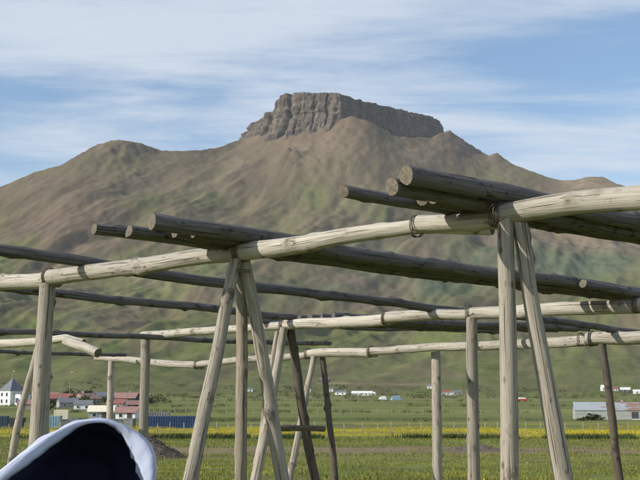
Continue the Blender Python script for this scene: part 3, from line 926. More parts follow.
class Frame:
    """local frame of a building: x along the front, y to the back, z up"""
    def __init__(self, u, y, rz):
        self.o = Vector((ux(u, y), y, 0)); self.o.z = gz(self.o.x, self.o.y) - .1; self.rz = rz
        self.m = Matrix.Rotation(rz, 3, 'Z')
    def w(self, x, y, z): return self.o + self.m @ Vector((x, y, z))
    def box(self, mb, c, s):
        hx, hy, hz = s[0] / 2, s[1] / 2, s[2] / 2
        vs = [self.w(c[0] + a * hx, c[1] + b_ * hy, c[2] + k * hz) for k in (-1, 1) for a, b_ in ((-1, -1), (1, -1), (1, 1), (-1, 1))]
        mb.add(vs, [(0, 3, 2, 1), (4, 5, 6, 7), (0, 1, 5, 4), (1, 2, 6, 5), (2, 3, 7, 6), (3, 0, 4, 7)]); return mb

def part(fr, name, m_, parent, c, s):
    return fr.box(MB(), c, s).build(name, m_, parent)

def window(fr, parent, x, z, w_, h_, depth=-0.0, fm='white_wall'):
    """x along the front wall; front plane at y = depth"""
    f_ = MB()
    t_ = .08
    for c, s in (((x, depth - .03, z + h_ / 2), (w_ + .16, .1, t_)), ((x, depth - .03, z - h_ / 2), (w_ + .16, .1, t_)), ((x - w_ / 2, depth - .03, z), (t_, .1, h_ - .09)), ((x + w_ / 2, depth - .03, z), (t_, .1, h_ - .09))):
        fr.box(f_, c, s)
    win = f_.build('window', M[fm], parent)
    fr.box(MB(), (x, depth - .012, z), (w_ - .05, .03, h_ - .05)).build('pane', M['glass'], win)

def gable_house(name, u, y, rz, w_, d_, hw, hr, wm, rm, label, wins=(), door=None, chim=None, cat='house', group='houses at the foot of the mountain', over=.3):
    """ridge along local x; front wall at local y = 0"""
    fr = Frame(u, y, rz)
    root = empty(name, fr.o, label, cat, group)
    mb = MB()
    vs = [fr.w(*p) for p in ((-w_ / 2, 0, 0), (w_ / 2, 0, 0), (w_ / 2, d_, 0), (-w_ / 2, d_, 0), (-w_ / 2, 0, hw), (w_ / 2, 0, hw), (w_ / 2, d_, hw), (-w_ / 2, d_, hw), (-w_ / 2, d_ / 2, hw + hr), (w_ / 2, d_ / 2, hw + hr))]
    mb.add(vs, [(0, 1, 5, 4), (2, 3, 7, 6), (1, 2, 6, 9, 5), (3, 0, 4, 8, 7), (0, 3, 2, 1)])
    mb.build('wall', M[wm], root)
    k = hr / (d_ / 2); t_ = .14
    r_ = MB()
    for sgn in (0, 1):
        y0 = -over if sgn == 0 else d_ + over
        z0 = hw - over * k + .02
        q = [(-w_ / 2 - over, y0, z0), (w_ / 2 + over, y0, z0), (w_ / 2 + over, d_ / 2, hw + hr + .02), (-w_ / 2 - over, d_ / 2, hw + hr + .02)]
        vs = [fr.w(*p) for p in q] + [fr.w(p[0], p[1], p[2] + t_) for p in q]
        r_.add(vs, [(0, 1, 2, 3), (4, 5, 6, 7), (0, 1, 5, 4), (1, 2, 6, 5), (2, 3, 7, 6), (3, 0, 4, 7)])
    ro = r_.build('roof', M[rm], root)
    if rm.startswith('corr'):
        pass
    for (x, z, a, h_) in wins: window(fr, root, x, z, a, h_)
    if door:
        fr.box(MB(), (door[0], -.03, door[2] / 2 + .05), (door[1], .08, door[2])).build('door', M[door[3]], root)
    if chim is not None:
        fr.box(MB(), (chim, d_ / 2 + .1, hw + hr + .3), (.6, .6, 1.2)).build('chimney', M['grey_wall'], ro)
    return root, fr

# tall white house at the left edge
fr = Frame(11.5, 372, math.radians(-38))
root = empty('house', fr.o, 'tall white house with grey pyramid roof at the left edge', 'house', 'houses at the foot of the mountain')
W_, H_ = 6.2, 5.2
hh = MB()
part(fr, 'wall', M['white_wall'], root, (0, W_ / 2, H_ / 2), (W_, W_, H_))
e_ = .25
mb = MB().add([fr.w(-W_ / 2 - e_, -e_, H_ - .1), fr.w(W_ / 2 + e_, -e_, H_ - .1), fr.w(W_ / 2 + e_, W_ + e_, H_ - .1), fr.w(-W_ / 2 - e_, W_ + e_, H_ - .1), fr.w(0, W_ / 2, H_ + 4.3)],
              [(3, 2, 1, 0), (0, 1, 4), (1, 2, 4), (2, 3, 4), (3, 0, 4)])
mb.build('roof', M['slate'], root)
for x, z in ((-1.6, 1.5), (1.2, 1.5), (-1.6, 3.8), (1.2, 3.8)): window(fr, root, x, z, 1.1, 1.3)
fr.box(MB(), (W_ / 2 + 1.9, 3.6, 2.0), (3.8, 4.2, 4.0)).build('wing', M['white_wall'], root)
fr.box(MB(), (W_ / 2 + 1.9, 3.6, 4.1), (4.2, 4.6, .25)).build('wing_roof', M['slate'], root)
fr.box(MB(), (W_ / 2 + 1.9, 1.47, 1.8), (1.6, .06, 1.6)).build('window', M['blue'], root)
# houses behind the tubs
gable_house('house', 65, 395, .10, 8.6, 6.5, 2.3, 1.7, 'dark_wall', 'red_roof', 'low dark house with a red roof beside the pale mast', ((-2.2, 1.3, 1.0, 1.0), (1.8, 1.3, 1.0, 1.0)))
gable_house('house', 44, 425, .0, 7.0, 6.5, 2.2, 1.6, 'white_wall', 'red_roof', 'white house with red roof partly behind the left post', ((-1.6, 1.3, 1.0, 1.0),))
gable_house('house', 99, 385, math.radians(62), 8.0, 8.2, 2.2, 1.9, 'tan_wall', 'pink_roof', 'tan house turned gable end towards the racks, faded red roof', ((2.2, 1.2, 1.0, 1.0),), chim=-1)
gable_house('house', 128, 392, -.12, 8.6, 6.6, 2.4, 1.8, 'dark_wall', 'pink_roof', 'dark house with faded red roof and chimney right of the far left post', ((-2.5, 1.4, 1.3, 1.1), (.6, 1.4, 1.3, 1.1)), chim=1.3)
# nearer sheds with pale roofs
gable_house('shed', 106, 205, .06, 4.6, 3.4, 1.5, .95, 'grey_wall', 'cream', 'small grey shed with a cream roof behind the pram hood', ((-1.2, .8, .8, .7),), (.7, 1.0, 1.3, 'dark_wall'), cat='shed', group='small sheds by the village')
gable_house('shed', 130, 200, -.16, 3.8, 3.4, 1.4, .9, 'white_wall', 'pink_roof', 'small white shed with a reddish roof beside the cream one', ((-.9, .8, .7, .7),), (.8, .9, 1.2, 'dark_wall'), cat='shed', group='small sheds by the village')

VIL = [(34, 300, 5.5, 1.7, 1.2, 'tan_wall', 'pink_roof', 'small tan shed with dull red roof right of the tall white house'), (75, 330, 6.0, 1.6, 1.3, 'grey_wall', 'slate', 'low grey house with a grey roof below the mast'),
       (88, 305, 5.0, 1.5, 1.1, 'white_wall', 'slate', 'small white house with grey roof left of the cream roof'), (119, 315, 5.2, 1.6, 1.2, 'tan_wall', 'red_roof', 'small tan house with red roof behind the far left post'),
       (140, 300, 4.6, 1.5, 1.1, 'dark_wall', 'pink_roof', 'small dark shed with dull red roof beside the post of the middle beam'), (53, 455, 9.0, 2.2, 1.7, 'grey_wall', 'pink_roof', 'grey house with faded roof far behind the left post'),
       (110, 470, 9.0, 2.2, 1.8, 'white_wall', 'slate', 'pale house with grey roof far behind the tan house'), (143, 440, 8.0, 2.1, 1.6, 'tan_wall', 'slate', 'tan house with grey roof behind the post of the middle beam')]
for u, y, w_, hw, hr, wm, rm, lb in VIL:
    gable_house('house', u, y, random.uniform(-.5, .5), w_, 4.6, hw, hr, wm, rm, lb, ((-w_ * .25, hw * .55, .8, .7), (w_ * .22, hw * .55, .8, .7)), over=.2)

def crate(name, u, y, rz, s, m_, label, cat, group, lid=None, feet=True, z0=0):
    fr = Frame(u, y, rz); fr.o.z += .1 + z0
    root = empty(name, fr.o, label, cat, group)
    mb = MB(); w_, d_, h_ = s
    # tub body slightly tapered, with rim and runners
    t_ = .94
    vs = [fr.w(a * w_ / 2 * q, d_ / 2 + c * d_ / 2 * q, z) for z, q in ((.14, t_), (h_, 1.0)) for a, c in ((-1, -1), (1, -1), (1, 1), (-1, 1))]
    mb.add(vs, [(0, 3, 2, 1), (4, 5, 6, 7), (0, 1, 5, 4), (1, 2, 6, 5), (2, 3, 7, 6), (3, 0, 4, 7)])
    mb.build('body', m_, root)
    fr.box(MB(), (0, d_ / 2, h_ - .05), (w_ + .06, d_ + .06, .09)).build('rim', m_, root)
    for k in (-1, 1):
        fr.box(MB(), (k * w_ * .34, d_ / 2, .04), (w_ * .14, d_ * .9, .2)).build('foot', m_, root)
    return root
def container(u, y, rz, s, m_, label):
    fr = Frame(u, y, rz); fr.o.z += .08
    root = empty('container', fr.o, label, 'container', 'steel containers behind the meadow')
    w_, d_, h_ = s
    fr.box(MB(), (0, d_ / 2, h_ / 2), (w_, d_, h_)).build('body', M[m_], root)
    ribs = MB()
    k = int(w_ / .3)
    for i in range(k): fr.box(ribs, (-w_ / 2 + .2 + i * (w_ - .4) / max(1, k - 1), -.02, h_ / 2), (.12, .05, h_ - .24))
    ribs.build('side_ribs', M[m_], root)
    for z in (.06, h_ - .05): fr.box(MB(), (0, d_ / 2, z), (w_ + .05, d_ + .07, .12)).build('rail', M[m_], root)
    for a in (-1, 1): fr.box(MB(), (a * w_ / 2, -.01, h_ / 2), (.14, .12, h_ + .03)).build('corner_post', M[m_], root)
    return root
container(178, 128, .03, (6.6, 1.6, 1.5), 'blue', 'long dark blue container standing at the edge of the yellow flowers')
container(162, 137, .0, (2.6, 1.4, 1.95), 'tub', 'grey box showing just above the blue container')
container(58, 130, .0, (1.9, 1.5, 1.45), 'pale_blue', 'pale blue container beside the left post')
container(3, 128, .05, (2.6, 1.5, 1.45), 'teal', 'dark teal container at the left edge of the picture')
container(67, 176, .0, (2.1, 1.6, 2.0), 'cream', 'cream box above the pale blue container')
container(22, 132, -.05, (1.9, 1.4, 1.2), 'dark_wall', 'dark low container between teal and pale blue ones')
for u, y, rz, s, lb in ((70.5, 127, .2, (1.1, 1.0, 1.1), 'grey tub touching the pale blue container'), (80, 131, -.1, (1.2, 1.0, 1.15), 'grey tub second from the pale blue container'),
                        (90, 129, .3, (1.1, 1.0, 1.0), 'grey tub third from the pale blue container'), (101, 133, 0, (1.2, 1.0, 1.1), 'grey tub in front of the cream roofed shed'),
                        (122, 130, .1, (1.1, 1.0, 1.1), 'grey tub right of the far left post'), (133, 133, -.2, (1.2, 1.1, 1.15), 'grey tub left of the post holding the middle beam')):
    crate('fish_tub', u, y, rz, s, M['tub'], lb, 'tub', 'grey fish tubs in a row')

# long shed at the right
root, fr = gable_house('barn', 603, 196, math.radians(-9), 12.4, 5.4, 1.75, 1.35, 'corr_wall', 'corr_roof', 'long grey corrugated barn with a rusty roof at the right edge', ((-3.6, 1.1, .7, .5),), (4.4, 1.15, 1.45, 'dark_wall'), cat='barn', group=None, over=.12)
fr.box(MB(), (4.5, -.25, .12), (1.3, .4, .25)).build('door_step', M['white_wall'], root)
fr.box(MB(), (6.24, 2.7, 1.0), (.06, 2.0, 1.9)).build('door', M['dark_wall'], root)
fr.box(MB(), (2.6, 2.9, 3.35), (.35, .35, .6)).build('vent', M['grey_wall'], root)

# far white buildings at the foot of the slope
FAR = [(340, 760, 8, 3.0, 'white_wall', 'slate', 'far white building in the gap right of the middle trestle'), (329, 775, 6, 2.6, 'white_wall', 'slate', 'small far white building beside the dark trestle leg'),
       (361, 720, 14, 2.9, 'white_wall', 'white_wall', 'long far white building nearest the centre'), (371, 735, 5, 2.3, 'white_wall', 'white_wall', 'small white building at the right end of the long one'),
       (429, 790, 6, 3.0, 'white_wall', 'slate', 'far white building just left of the far post'), (443, 740, 9, 3.4, 'white_wall', 'red_roof', 'far white building with a red roof between two posts'),
       (455, 750, 6, 3.2, 'grey_wall', 'slate', 'far grey building left of the middle post'), (600, 780, 6, 4.4, 'white_wall', 'white_wall', 'far white house left of the dark slanting leg'),
       (609, 790, 5, 3.2, 'white_wall', 'red_roof', 'far house with red roof behind the dark slanting leg'), (619, 770, 7, 3.6, 'dark_wall', 'white_wall', 'far dark house with a pale roof right of the slanting leg'),
       (634, 740, 10, 2.8, 'white_wall', 'white_wall', 'low far white house near the right edge'), (324, 860, 8, 3.2, 'dark_wall', 'slate', 'lone dark house above the far white buildings'),
       (306, 770, 7, 2.7, 'white_wall', 'white_wall', 'far white building seen between the trestle legs'), (250, 775, 6, 2.4, 'white_wall', 'slate', 'far pale building beside the left trestle')]
def mtn_z(x, y):
    # ground under a far house: the higher of meadow and slope, by nearest mountain vertex
    d = (MX - x) ** 2 + (MY - y) ** 2
    i = int(np.argmin(d)); return max(_gz0(x, y), float(MZ[i])) if d[i] < 400 else _gz0(x, y)
co = np.empty(len(mtn.data.vertices) * 3, np.float32); mtn.data.vertices.foreach_get('co', co); co = co.reshape(-1, 3)
sel = co[co[:, 1] < 950]; MX, MY, MZ = sel[:, 0], sel[:, 1], sel[:, 2]
_gz0 = gz
for u, y, w_, h_, wm, rm, lb in FAR:
    gz = mtn_z
    gable_house('far_house', u, y, random.uniform(-.3, .3), w_, 5.0, h_ * .62, h_ * .42, wm, rm, lb, ((-w_ * .25, h_ * .34, 1.0, .9), (w_ * .2, h_ * .34, 1.0, .9)), cat='house', group='far buildings at the foot of the slope', over=.15)
    gz = _gz0

# red car far away, with cabin and wheels
fr = Frame(518, 470, .05); fr.o.z += .1
root = empty('car', fr.o, 'small red and white car far away between the two right posts', 'car')
fr.box(MB(), (0, .9, .75), (4.4, 1.8, .8)).build('body', M['red_paint'], root)
mb = MB(); vs = [fr.w(x, y_, z) for z, q in ((1.16, 1.0), (1.75, .72)) for x, y_ in ((-1.5 * q, .1 + .12 * (q < 1)), (1.7 * q, .1 + .12 * (q < 1)), (1.7 * q, 1.7 - .12 * (q < 1)), (-1.5 * q, 1.7 - .12 * (q < 1)))]
mb.add(vs, [(0, 3, 2, 1), (4, 5, 6, 7), (0, 1, 5, 4), (1, 2, 6, 5), (2, 3, 7, 6), (3, 0, 4, 7)]); mb.build('cabin', M['white_wall'], root)
for x in (-1.35, 1.35):
    for y_ in (.05, 1.75):
        c = fr.w(x, y_, .34); MB().tube([c - fr.m @ Vector((0, .1, 0)), c + fr.m @ Vector((0, .1, 0))], .34, 14).build('wheel', M['dark_metal'], root)

# small tent-like shapes in the field
for u, y, s_, mm, lb in ((395, 520, 2.6, 'pale_blue', 'pale green tent shaped cover far out in the field'), (382, 540, 2.0, 'white_wall', 'small white cover left of the pale green one in the field')):
    fr = Frame(u, y, .3)
    root = empty('field_cover', fr.o, lb, 'cover', 'covers out in the field')
    vs = [fr.w(-s_, 0, 0), fr.w(s_, 0, 0), fr.w(s_, s_, 0), fr.w(-s_, s_, 0), fr.w(-s_ * .6, s_ / 2, s_ * .8), fr.w(s_ * .75, s_ / 2, s_ * .95)]
    MB().add(vs, [(0, 1, 5, 4), (1, 2, 5), (2, 3, 4, 5), (3, 0, 4)]).build('sheet', M[mm], root)
    MB().tube([fr.w(s_ * .75, s_ / 2, 0), fr.w(s_ * .75, s_ / 2, s_ * 1.05)], .06, 6).build('pole', M['pale_post'], root)

# masts by the village
for u, y, h_, lb in ((66, 350, 6.6, 'pale utility mast with a crossbar beside the red roofed house'), (18, 440, 12.5, 'slender street lamp behind the white house'), (75, 430, 12.0, 'slender street lamp above the red roofed house')):
    fr = Frame(u, y, 0)
    lamp = 'lamp' in lb
    root = empty('street_lamp' if lamp else 'utility_mast', fr.o, lb, 'lamp post' if lamp else 'mast', 'masts over the village')
    MB().tube([fr.w(0, 0, 0), fr.w(0, 0, h_ * .5), fr.w(0, 0, h_)], [.14, .11, .08], 8).build('mast', M['pale_post'], root)
    if lamp:
        MB().tube([fr.w(0, 0, h_ - .05), fr.w(.5, -.3, h_ + .25)], .05, 6).build('arm', M['pale_post'], root)
        fr.box(MB(), (.7, -.4, h_ + .25), (.7, .35, .25)).build('lamp_head', M['white_wall'], root)
    else:
        fr.box(MB(), (0, -.12, h_ - .9), (2.6, .12, .14)).build('crossbar', M['pale_post'], root)

# ---- fences: every post its own part, two wires
pm = None
def fence(y0, x0, x1, step, h_, r_, label, slope=0.0):
    global pm
    root = empty('fence', Vector((0.5 * (x0 + x1), y0, gz(.5 * (x0 + x1), y0))), label, 'fence', 'wire fences across the meadow')
    x = x0; tops = []
    first = None
    while x < x1:
        y = y0 + slope * x + random.uniform(-.15, .15); z = gz(x, y)
        hh = h_ * random.uniform(.85, 1.12)
        if first is None:
            mb = MB(); mb.tube([(0, 0, 0), (.01, 0, .5), (0, 0, 1.0)], [r_, r_ * .95, r_ * .85], 7)
            me_o = mesh_obj('fence_post', mb.v, mb.f, M['pale_post'], None, (0, 0, 0), True)
            first = me_o
        else:
            me_o = first.copy(); COL.objects.link(me_o)
        me_o.parent = root
        me_o.location = Vector((x, y, z - .1)) - root.location
        me_o.scale = (1, 1, hh + .1)
        me_o.rotation_euler = (random.gauss(0, .03), random.gauss(0, .05), 0)
        tops.append(Vector((x, y - r_ - .004, z + hh * .88)))
        x += step * random.uniform(.75, 1.3)
    for k in (0, .42):
        MB().tube([t_ - Z3 * k * h_ for t_ in tops], .006, 4).build('wire', M['wire'], root)
fence(108, -36, 46, 1.45, 1.05, .04, 'wire fence with pale posts along the yellow flowers', .02)
fence(245, -60, 80, 3.0, 1.15, .05, 'wire fence crossing the green field behind the yellow strip', -.04)
fence(430, -90, 150, 5.0, 1.3, .06, 'farthest wire fence below the white buildings', .03)

# ---- gravel heap by the pram, low earth heap by the track
def heap(u, y, rad, h_, m_, label, stones, seed):
    fr = Frame(u, y, 0); rs = np.random.default_rng(seed)
    na_, nr_ = 56, 26
    a_ = np.linspace(0, 2 * np.pi, na_); q = np.linspace(0, 1, nr_)
    AA, Q = np.meshgrid(a_, q)
    rr_ = rad * Q * (1 + .16 * np.sin(AA * 2 + seed) + .1 * np.sin(3 * AA))
    X = fr.o.x + rr_ * np.cos(AA) * 1.15; Y = fr.o.y + rr_ * np.sin(AA)
    Z = ground_z(X, Y) - .03 + h_ * (1 - Q) ** 1.15 + .10 * h_ * fbm(X * 2.4, Y * 2.4 + seed, 4, .6) * (1 - Q ** 4)
    root = empty('gravel_heap' if stones > 400 else 'earth_heap', fr.o, label, 'heap')
    V = np.stack([X, Y, Z], -1).reshape(-1, 3)
    mesh_obj('mound', V, [tuple(int(i) for i in f_) for f_ in grid_faces(nr_, na_)], m_, root)
    mb = MB()
    for k in range(stones):
        i = rs.integers(0, len(V)); s_ = rs.uniform(.015, .06) * (1.0 if rs.random() < .88 else 1.9)
        c = V[i] + rs.normal(0, .06, 3) * (1, 1, .0)
        pts = np.array([(1, 0, 0), (-1, 0, 0), (0, 1, 0), (0, -1, 0), (0, 0, .8), (0, 0, -.8)]) * s_ * rs.uniform(.6, 1.2, (6, 3))
        an = rs.uniform(0, 6.28); R_ = np.array([(math.cos(an), -math.sin(an), 0), (math.sin(an), math.cos(an), 0), (0, 0, 1)])
        mb.add((pts @ R_.T + c).tolist(), [(0, 2, 4), (2, 1, 4), (1, 3, 4), (3, 0, 4), (2, 0, 5), (1, 2, 5), (3, 1, 5), (0, 3, 5)])
    st_ = mb.build('loose_stones', M['stone'], root)
    st_['kind'] = 'stuff'
heap(155, 48, 1.55, 1.0, M['dirt'], 'dark brown gravel heap behind the pram hood', 700, 3)
heap(472, 60, 2.2, .38, M['stone'], 'low pale earth heap behind the middle and near posts', 250, 5)

# ---- shrubs
def leaf_mat(name, a, b2):
    m, n, l, b = mat(name)
    geo = n.new('ShaderNodeNewGeometry')
    f_ = noise(n, l, geo.outputs['Position'], 1.3, 4, .6)
    ri = n.new('ShaderNodeAttribute'); ri.attribute_name = 'tone'
    mx = math_(n, l, 'ADD', math_(n, l, 'MULTIPLY', f_, .5), math_(n, l, 'MULTIPLY', ri.outputs['Fac'], .5))
    l.new(ramp(n, l, mx, [(.25, a), (.75, b2)]), b.inputs['Base Color'])
    b.inputs['Specular IOR Level'].default_value = .15
    return m
M['leaf'] = leaf_mat('shrub_leaves', (.028, .042, .014), (.075, .095, .03))
M['grass'] = leaf_mat('grass_blades', (.09, .105, .018), (.25, .25, .055))
M['petal'] = leaf_mat('buttercup_petals', (.50, .40, .015), (.68, .55, .03))
def shrub(u, y, w_, h_, label, nleaf=420):
    fr = Frame(u, y, 0); rs = np.random.default_rng(int(u * 7 + y))
    root = empty('shrub', fr.o, label, 'shrub', 'shrubs around the village')
    # crown: leaf quads in several lumps
    k = 6
    cen = np.stack([rs.uniform(-.38, .38, k) * w_, rs.uniform(-.3, .3, k) * w_, rs.uniform(.3, .75, k) * h_], 1)
    c = cen[rs.integers(0, k, nleaf)] + rs.normal(0, 1, (nleaf, 3)) * np.array([.13 * w_, .13 * w_, .15 * h_])
    c[:, 2] = np.clip(c[:, 2], .05, None)
    s_ = rs.uniform(.05, .11, nleaf)[:, None] * max(w_, h_) * .8
    d1 = rs.normal(0, 1, (nleaf, 3)); d1 /= np.linalg.norm(d1, axis=1)[:, None]
    d2 = np.cross(d1, rs.normal(0, 1, (nleaf, 3))); d2 /= np.linalg.norm(d2, axis=1)[:, None]
    V = np.stack([c - d1 * s_, c + d2 * s_ * .6, c + d1 * s_, c - d2 * s_ * .6], 1).reshape(-1, 3)
    F = np.arange(nleaf * 4).reshape(-1, 4)
    o = np_mesh('crown', V, F, [M['leaf']], {'tone': ('FLOAT', np.repeat(rs.random(nleaf), 4))}, False)
    o.parent = root
    tr = MB()
    for q in cen: tr.tube([fr.o, fr.o + Vector((q[0] * .5, q[1] * .5, q[2] * .5)), fr.o + Vector(q)], [.09, .06, .03], 5)
    tr.build('trunk', M['dark_wall'], root)
SH = [(84, 372, 6, 3.6, 'dark shrub left of the tan house'), (92, 365, 5, 2.6, 'low dark shrub in front of the tan house'), (112, 376, 5, 3.2, 'dark shrub right of the tan house'),
      (78, 450, 7, 5.2, 'tall dark shrub behind the mast'), (90, 455, 8, 5.0, 'wide dark shrub above the tan house'), (120, 452, 8, 4.4, 'shrub behind the house with the chimney'),
      (60, 362, 5, 2.4, 'low shrub in front of the red roofed house'), (30, 380, 5, 4.0, 'dark shrub right of the tall white house'), (150, 400, 8, 3.0, 'shrub right of the post holding the middle beam'),
      (73, 356, 4, 2.2, 'small shrub right of the mast'), (136, 372, 5, 2.2, 'low shrub in front of the house with the chimney'), (586, 190, 3.2, 1.1, 'green bush in front of the barn wall'), (577, 190, 2.2, .8, 'small green bush at the left end of the barn'),
      (108, 300, 4, 1.4, 'low hedge like shrub above the cream roof'), (50, 290, 5, 1.5, 'low shrub above the pale blue container')]
for a in SH: shrub(*a)

# ---- scrub in rough lines along the field edges and the foot of the slope
def scrub(name, lines, label):
    rs = np.random.default_rng(23); C_ = []; S_ = []
    for y0, x0, x1, dens, hh in lines:
        for k in range(int((x1 - x0) * dens)):
            x = rs.uniform(x0, x1); y = y0 + rs.normal(0, 2.5 + y0 * .012)
            if fbm(np.array([x * .03]), np.array([y0 * .1]), 3)[0] < -.12: continue
            z = mtn_z(x, y) if y > 700 else gz(x, y)
            w_ = hh * rs.uniform(.7, 1.8); h2 = hh * rs.uniform(.5, 1.1)
            n_ = 34
            p = rs.normal(0, 1, (n_, 3)) * np.array([w_ * .5, w_ * .4, h2 * .32]) + np.array([x, y, z + h2 * .42])
            p[:, 2] = np.maximum(p[:, 2], z + .02)
            C_.append(p); S_.append(np.full(n_, hh * .16) * rs.uniform(.6, 1.3, n_))
    c = np.concatenate(C_); s_ = np.concatenate(S_)[:, None]; N = len(c)
    d1 = rs.normal(0, 1, (N, 3)); d1 /= np.linalg.norm(d1, axis=1)[:, None]
    d2 = np.cross(d1, rs.normal(0, 1, (N, 3))); d2 /= np.linalg.norm(d2, axis=1)[:, None]
    V = np.stack([c - d1 * s_, c + d2 * s_ * .7, c + d1 * s_, c - d2 * s_ * .7], 1).reshape(-1, 3)
    o = np_mesh(name, V, np.arange(N * 4).reshape(-1, 4), [M['scrub']], {'tone': ('FLOAT', np.repeat(rs.random(N), 4))}, False)
    tag(o, label, 'scrub', None, 'stuff')
M['scrub'] = leaf_mat('scrub_leaves', (.05, .062, .02), (.12, .13, .045))
scrub('field_scrub', ((185, -70, 70, .5, .7), (268, -95, 95, .6, .9), (350, -125, 125, .45, 1.2), (470, -160, 160, .4, 1.5), (600, -200, 200, .4, 1.8), (690, -230, 230, .45, 2.2), (790, -260, 260, .4, 2.4), (420, -130, -60, 1.1, 2.6), (480, -150, -70, .9, 3.0)),
      'patchy low scrub along the field edges below the mountain')

# ------------------------------------------------------------------ grass and flowers (uncountable)
def blades(name, N, xy, hlo, hhi, wlo, whi, mat_, label, lean=.5, seg=1):
    x, y = xy; N = len(x)
    z = ground_z(x, y)
    h_ = rng.uniform(hlo, hhi, N); w_ = rng.uniform(wlo, whi, N) * .5
    an = rng.uniform(0, 2 * np.pi, N); la = rng.uniform(0, 2 * np.pi, N); le = rng.uniform(.1, lean, N) * h_
    b_ = np.stack([x, y, z - .02], 1); s_ = np.stack([np.cos(an), np.sin(an), 0 * an], 1) * w_[:, None]
    tip = b_ + np.stack([np.cos(la) * le, np.sin(la) * le, h_], 1)
    mid = b_ + np.stack([np.cos(la) * le * .3, np.sin(la) * le * .3, h_ * .55], 1)
    V = np.stack([b_ - s_, b_ + s_, mid + s_ * .8, mid - s_ * .8, tip], 1).reshape(-1, 3)
    k = np.arange(N)[:, None] * 5
    F = np.concatenate([np.concatenate([k, k + 1, k + 2], 1), np.concatenate([k, k + 2, k + 3], 1), np.concatenate([k + 3, k + 2, k + 4], 1)])
    tone = np.repeat(np.clip(rng.normal(.5, .25, N) + .6 * fbm(x * .25, y * .25, 3), 0, 1), 5)
    o = np_mesh(name, V, F, [mat_], {'tone': ('FLOAT', tone)}, False)
    return tag(o, label, 'grass', None, 'stuff')
def wedge(N, y0, y1, margin=1.25, pw=1.0):
    y = y0 + (y1 - y0) * rng.random(N) ** pw
    x = (rng.random(N) * 2 - 1) * (320 / FPX * y * margin + 1.0)
    return x, y
def cat_xy(*a): return np.concatenate([q[0] for q in a]), np.concatenate([q[1] for q in a])
near = wedge(16000, 1.0, 18, 1.6)
mid = wedge(95000, 17, 51, 1.2, 1.1)
farx = wedge(60000, 50, 95, 1.15)
keep = (np.abs(farx[1] - 60) > 8.0) | (fbm(farx[0] * .2, farx[1] * .35, 3) > .22)
farx = (farx[0][keep], farx[1][keep])
gx = cat_xy(near, mid)
cl = fbm(gx[0] * .5, gx[1] * .5, 3) > -.25
gx = (gx[0][cl], gx[1][cl])
blades('meadow_grass', 0, gx, .035, .12, .008, .02, M['grass'], 'short green grass growing around and behind the racks')
blades('far_grass', 0, farx, .05, .16, .02, .05, M['grass'], 'tufts of grass on the meadow beyond the dirt track')
tx_ = (rng.uniform(-36, 40, 22000), 88 + rng.normal(0, 1.3, 22000))
kp = fbm(tx_[0] * .16, tx_[1] * .1, 3, .6) > .06
tx_ = (tx_[0][kp], tx_[1][kp])
blades('tall_grass', 0, tx_, .2, .55, .03, .07, M['leaf'], 'dark tall grass along the near edge of the yellow flowers')

def flowers(name, xy, lo, hi, s0, s1, label):
    x, y = xy; N = len(x)
    z = ground_z(x, y) + rng.uniform(lo, hi, N); s_ = rng.uniform(s0, s1, N)
    c = np.stack([x, y, z], 1)
    V = []
    tl_ = rng.normal(0, .4, (N, 2))
    for k in range(5):
        an = 2 * np.pi * k / 5
        V.append(c + np.stack([np.cos(an) * s_, np.sin(an) * s_, s_ * (.35 + np.cos(an) * tl_[:, 0] + np.sin(an) * tl_[:, 1])], 1))
    V.append(c - np.stack([0 * s_, 0 * s_, s_ * .2], 1))
    V = np.stack(V, 1).reshape(-1, 3)
    k = np.arange(N)[:, None] * 6
    F = np.concatenate([np.concatenate([k + i, k + (i + 1) % 5, k + 5], 1) for i in range(5)])
    o = np_mesh(name, V, F, [M['petal']], {'tone': ('FLOAT', np.repeat(rng.random(N), 6))}, False)
    return tag(o, label, 'flowers', None, 'stuff')
fx = rng.uniform(-40, 44, 90000); fy = 91 + 36 * rng.random(90000)
kp = fbm(fx * .06, fy * .14, 4, .6) + .25 * fbm(fx * .6, fy * .6, 2) > .04
flowers('yellow_flower_strip', (fx[kp], fy[kp]), .12, .36, .018, .042, 'bright yellow strip of buttercups in front of the fence')
fx, fy = wedge(2200, 19, 50, 1.2)
kp = fbm(fx * .16, fy * .2, 3, .6) > .08
flowers('scattered_flowers', (fx[kp], fy[kp]), .05, .12, .010, .020, 'scattered yellow flowers in the near grass')

# ------------------------------------------------------------------ pram with its hood towards the camera
def fabric(name, c, rough=.8, sheen=.0, scale=14):
    m, n, l, b = mat(name)
    tc = n.new('ShaderNodeTexCoord')
    f_ = noise(n, l, tc.outputs['Object'], scale, 5, .6)
    f2 = noise(n, l, tc.outputs['Object'], 600, 2, .5)
    l.new(ramp(n, l, f_, [(.3, tuple(x * .9 for x in c)), (.7, tuple(min(1, x * 1.05) for x in c))]), b.inputs['Base Color'])
    h_ = math_(n, l, 'ADD', math_(n, l, 'MULTIPLY', f_, 1.0), math_(n, l, 'MULTIPLY', f2, .05))
    bump(n, l, b, h_, .25, .006)
    b.inputs['Roughness'].default_value = rough
    return m
M['hood_white'] = fabric('white_hood_cloth', (.46, .49, .61))
M['hood_navy'] = fabric('navy_lining_cloth', (.06, .068, .13))
M['chrome'] = plain('grey_tube', (.35, .35, .36), .1, 5, .35, .5, 0, .8)
M['rubber'] = plain('black_rubber', (.02, .02, .02), .2, 8, .7)

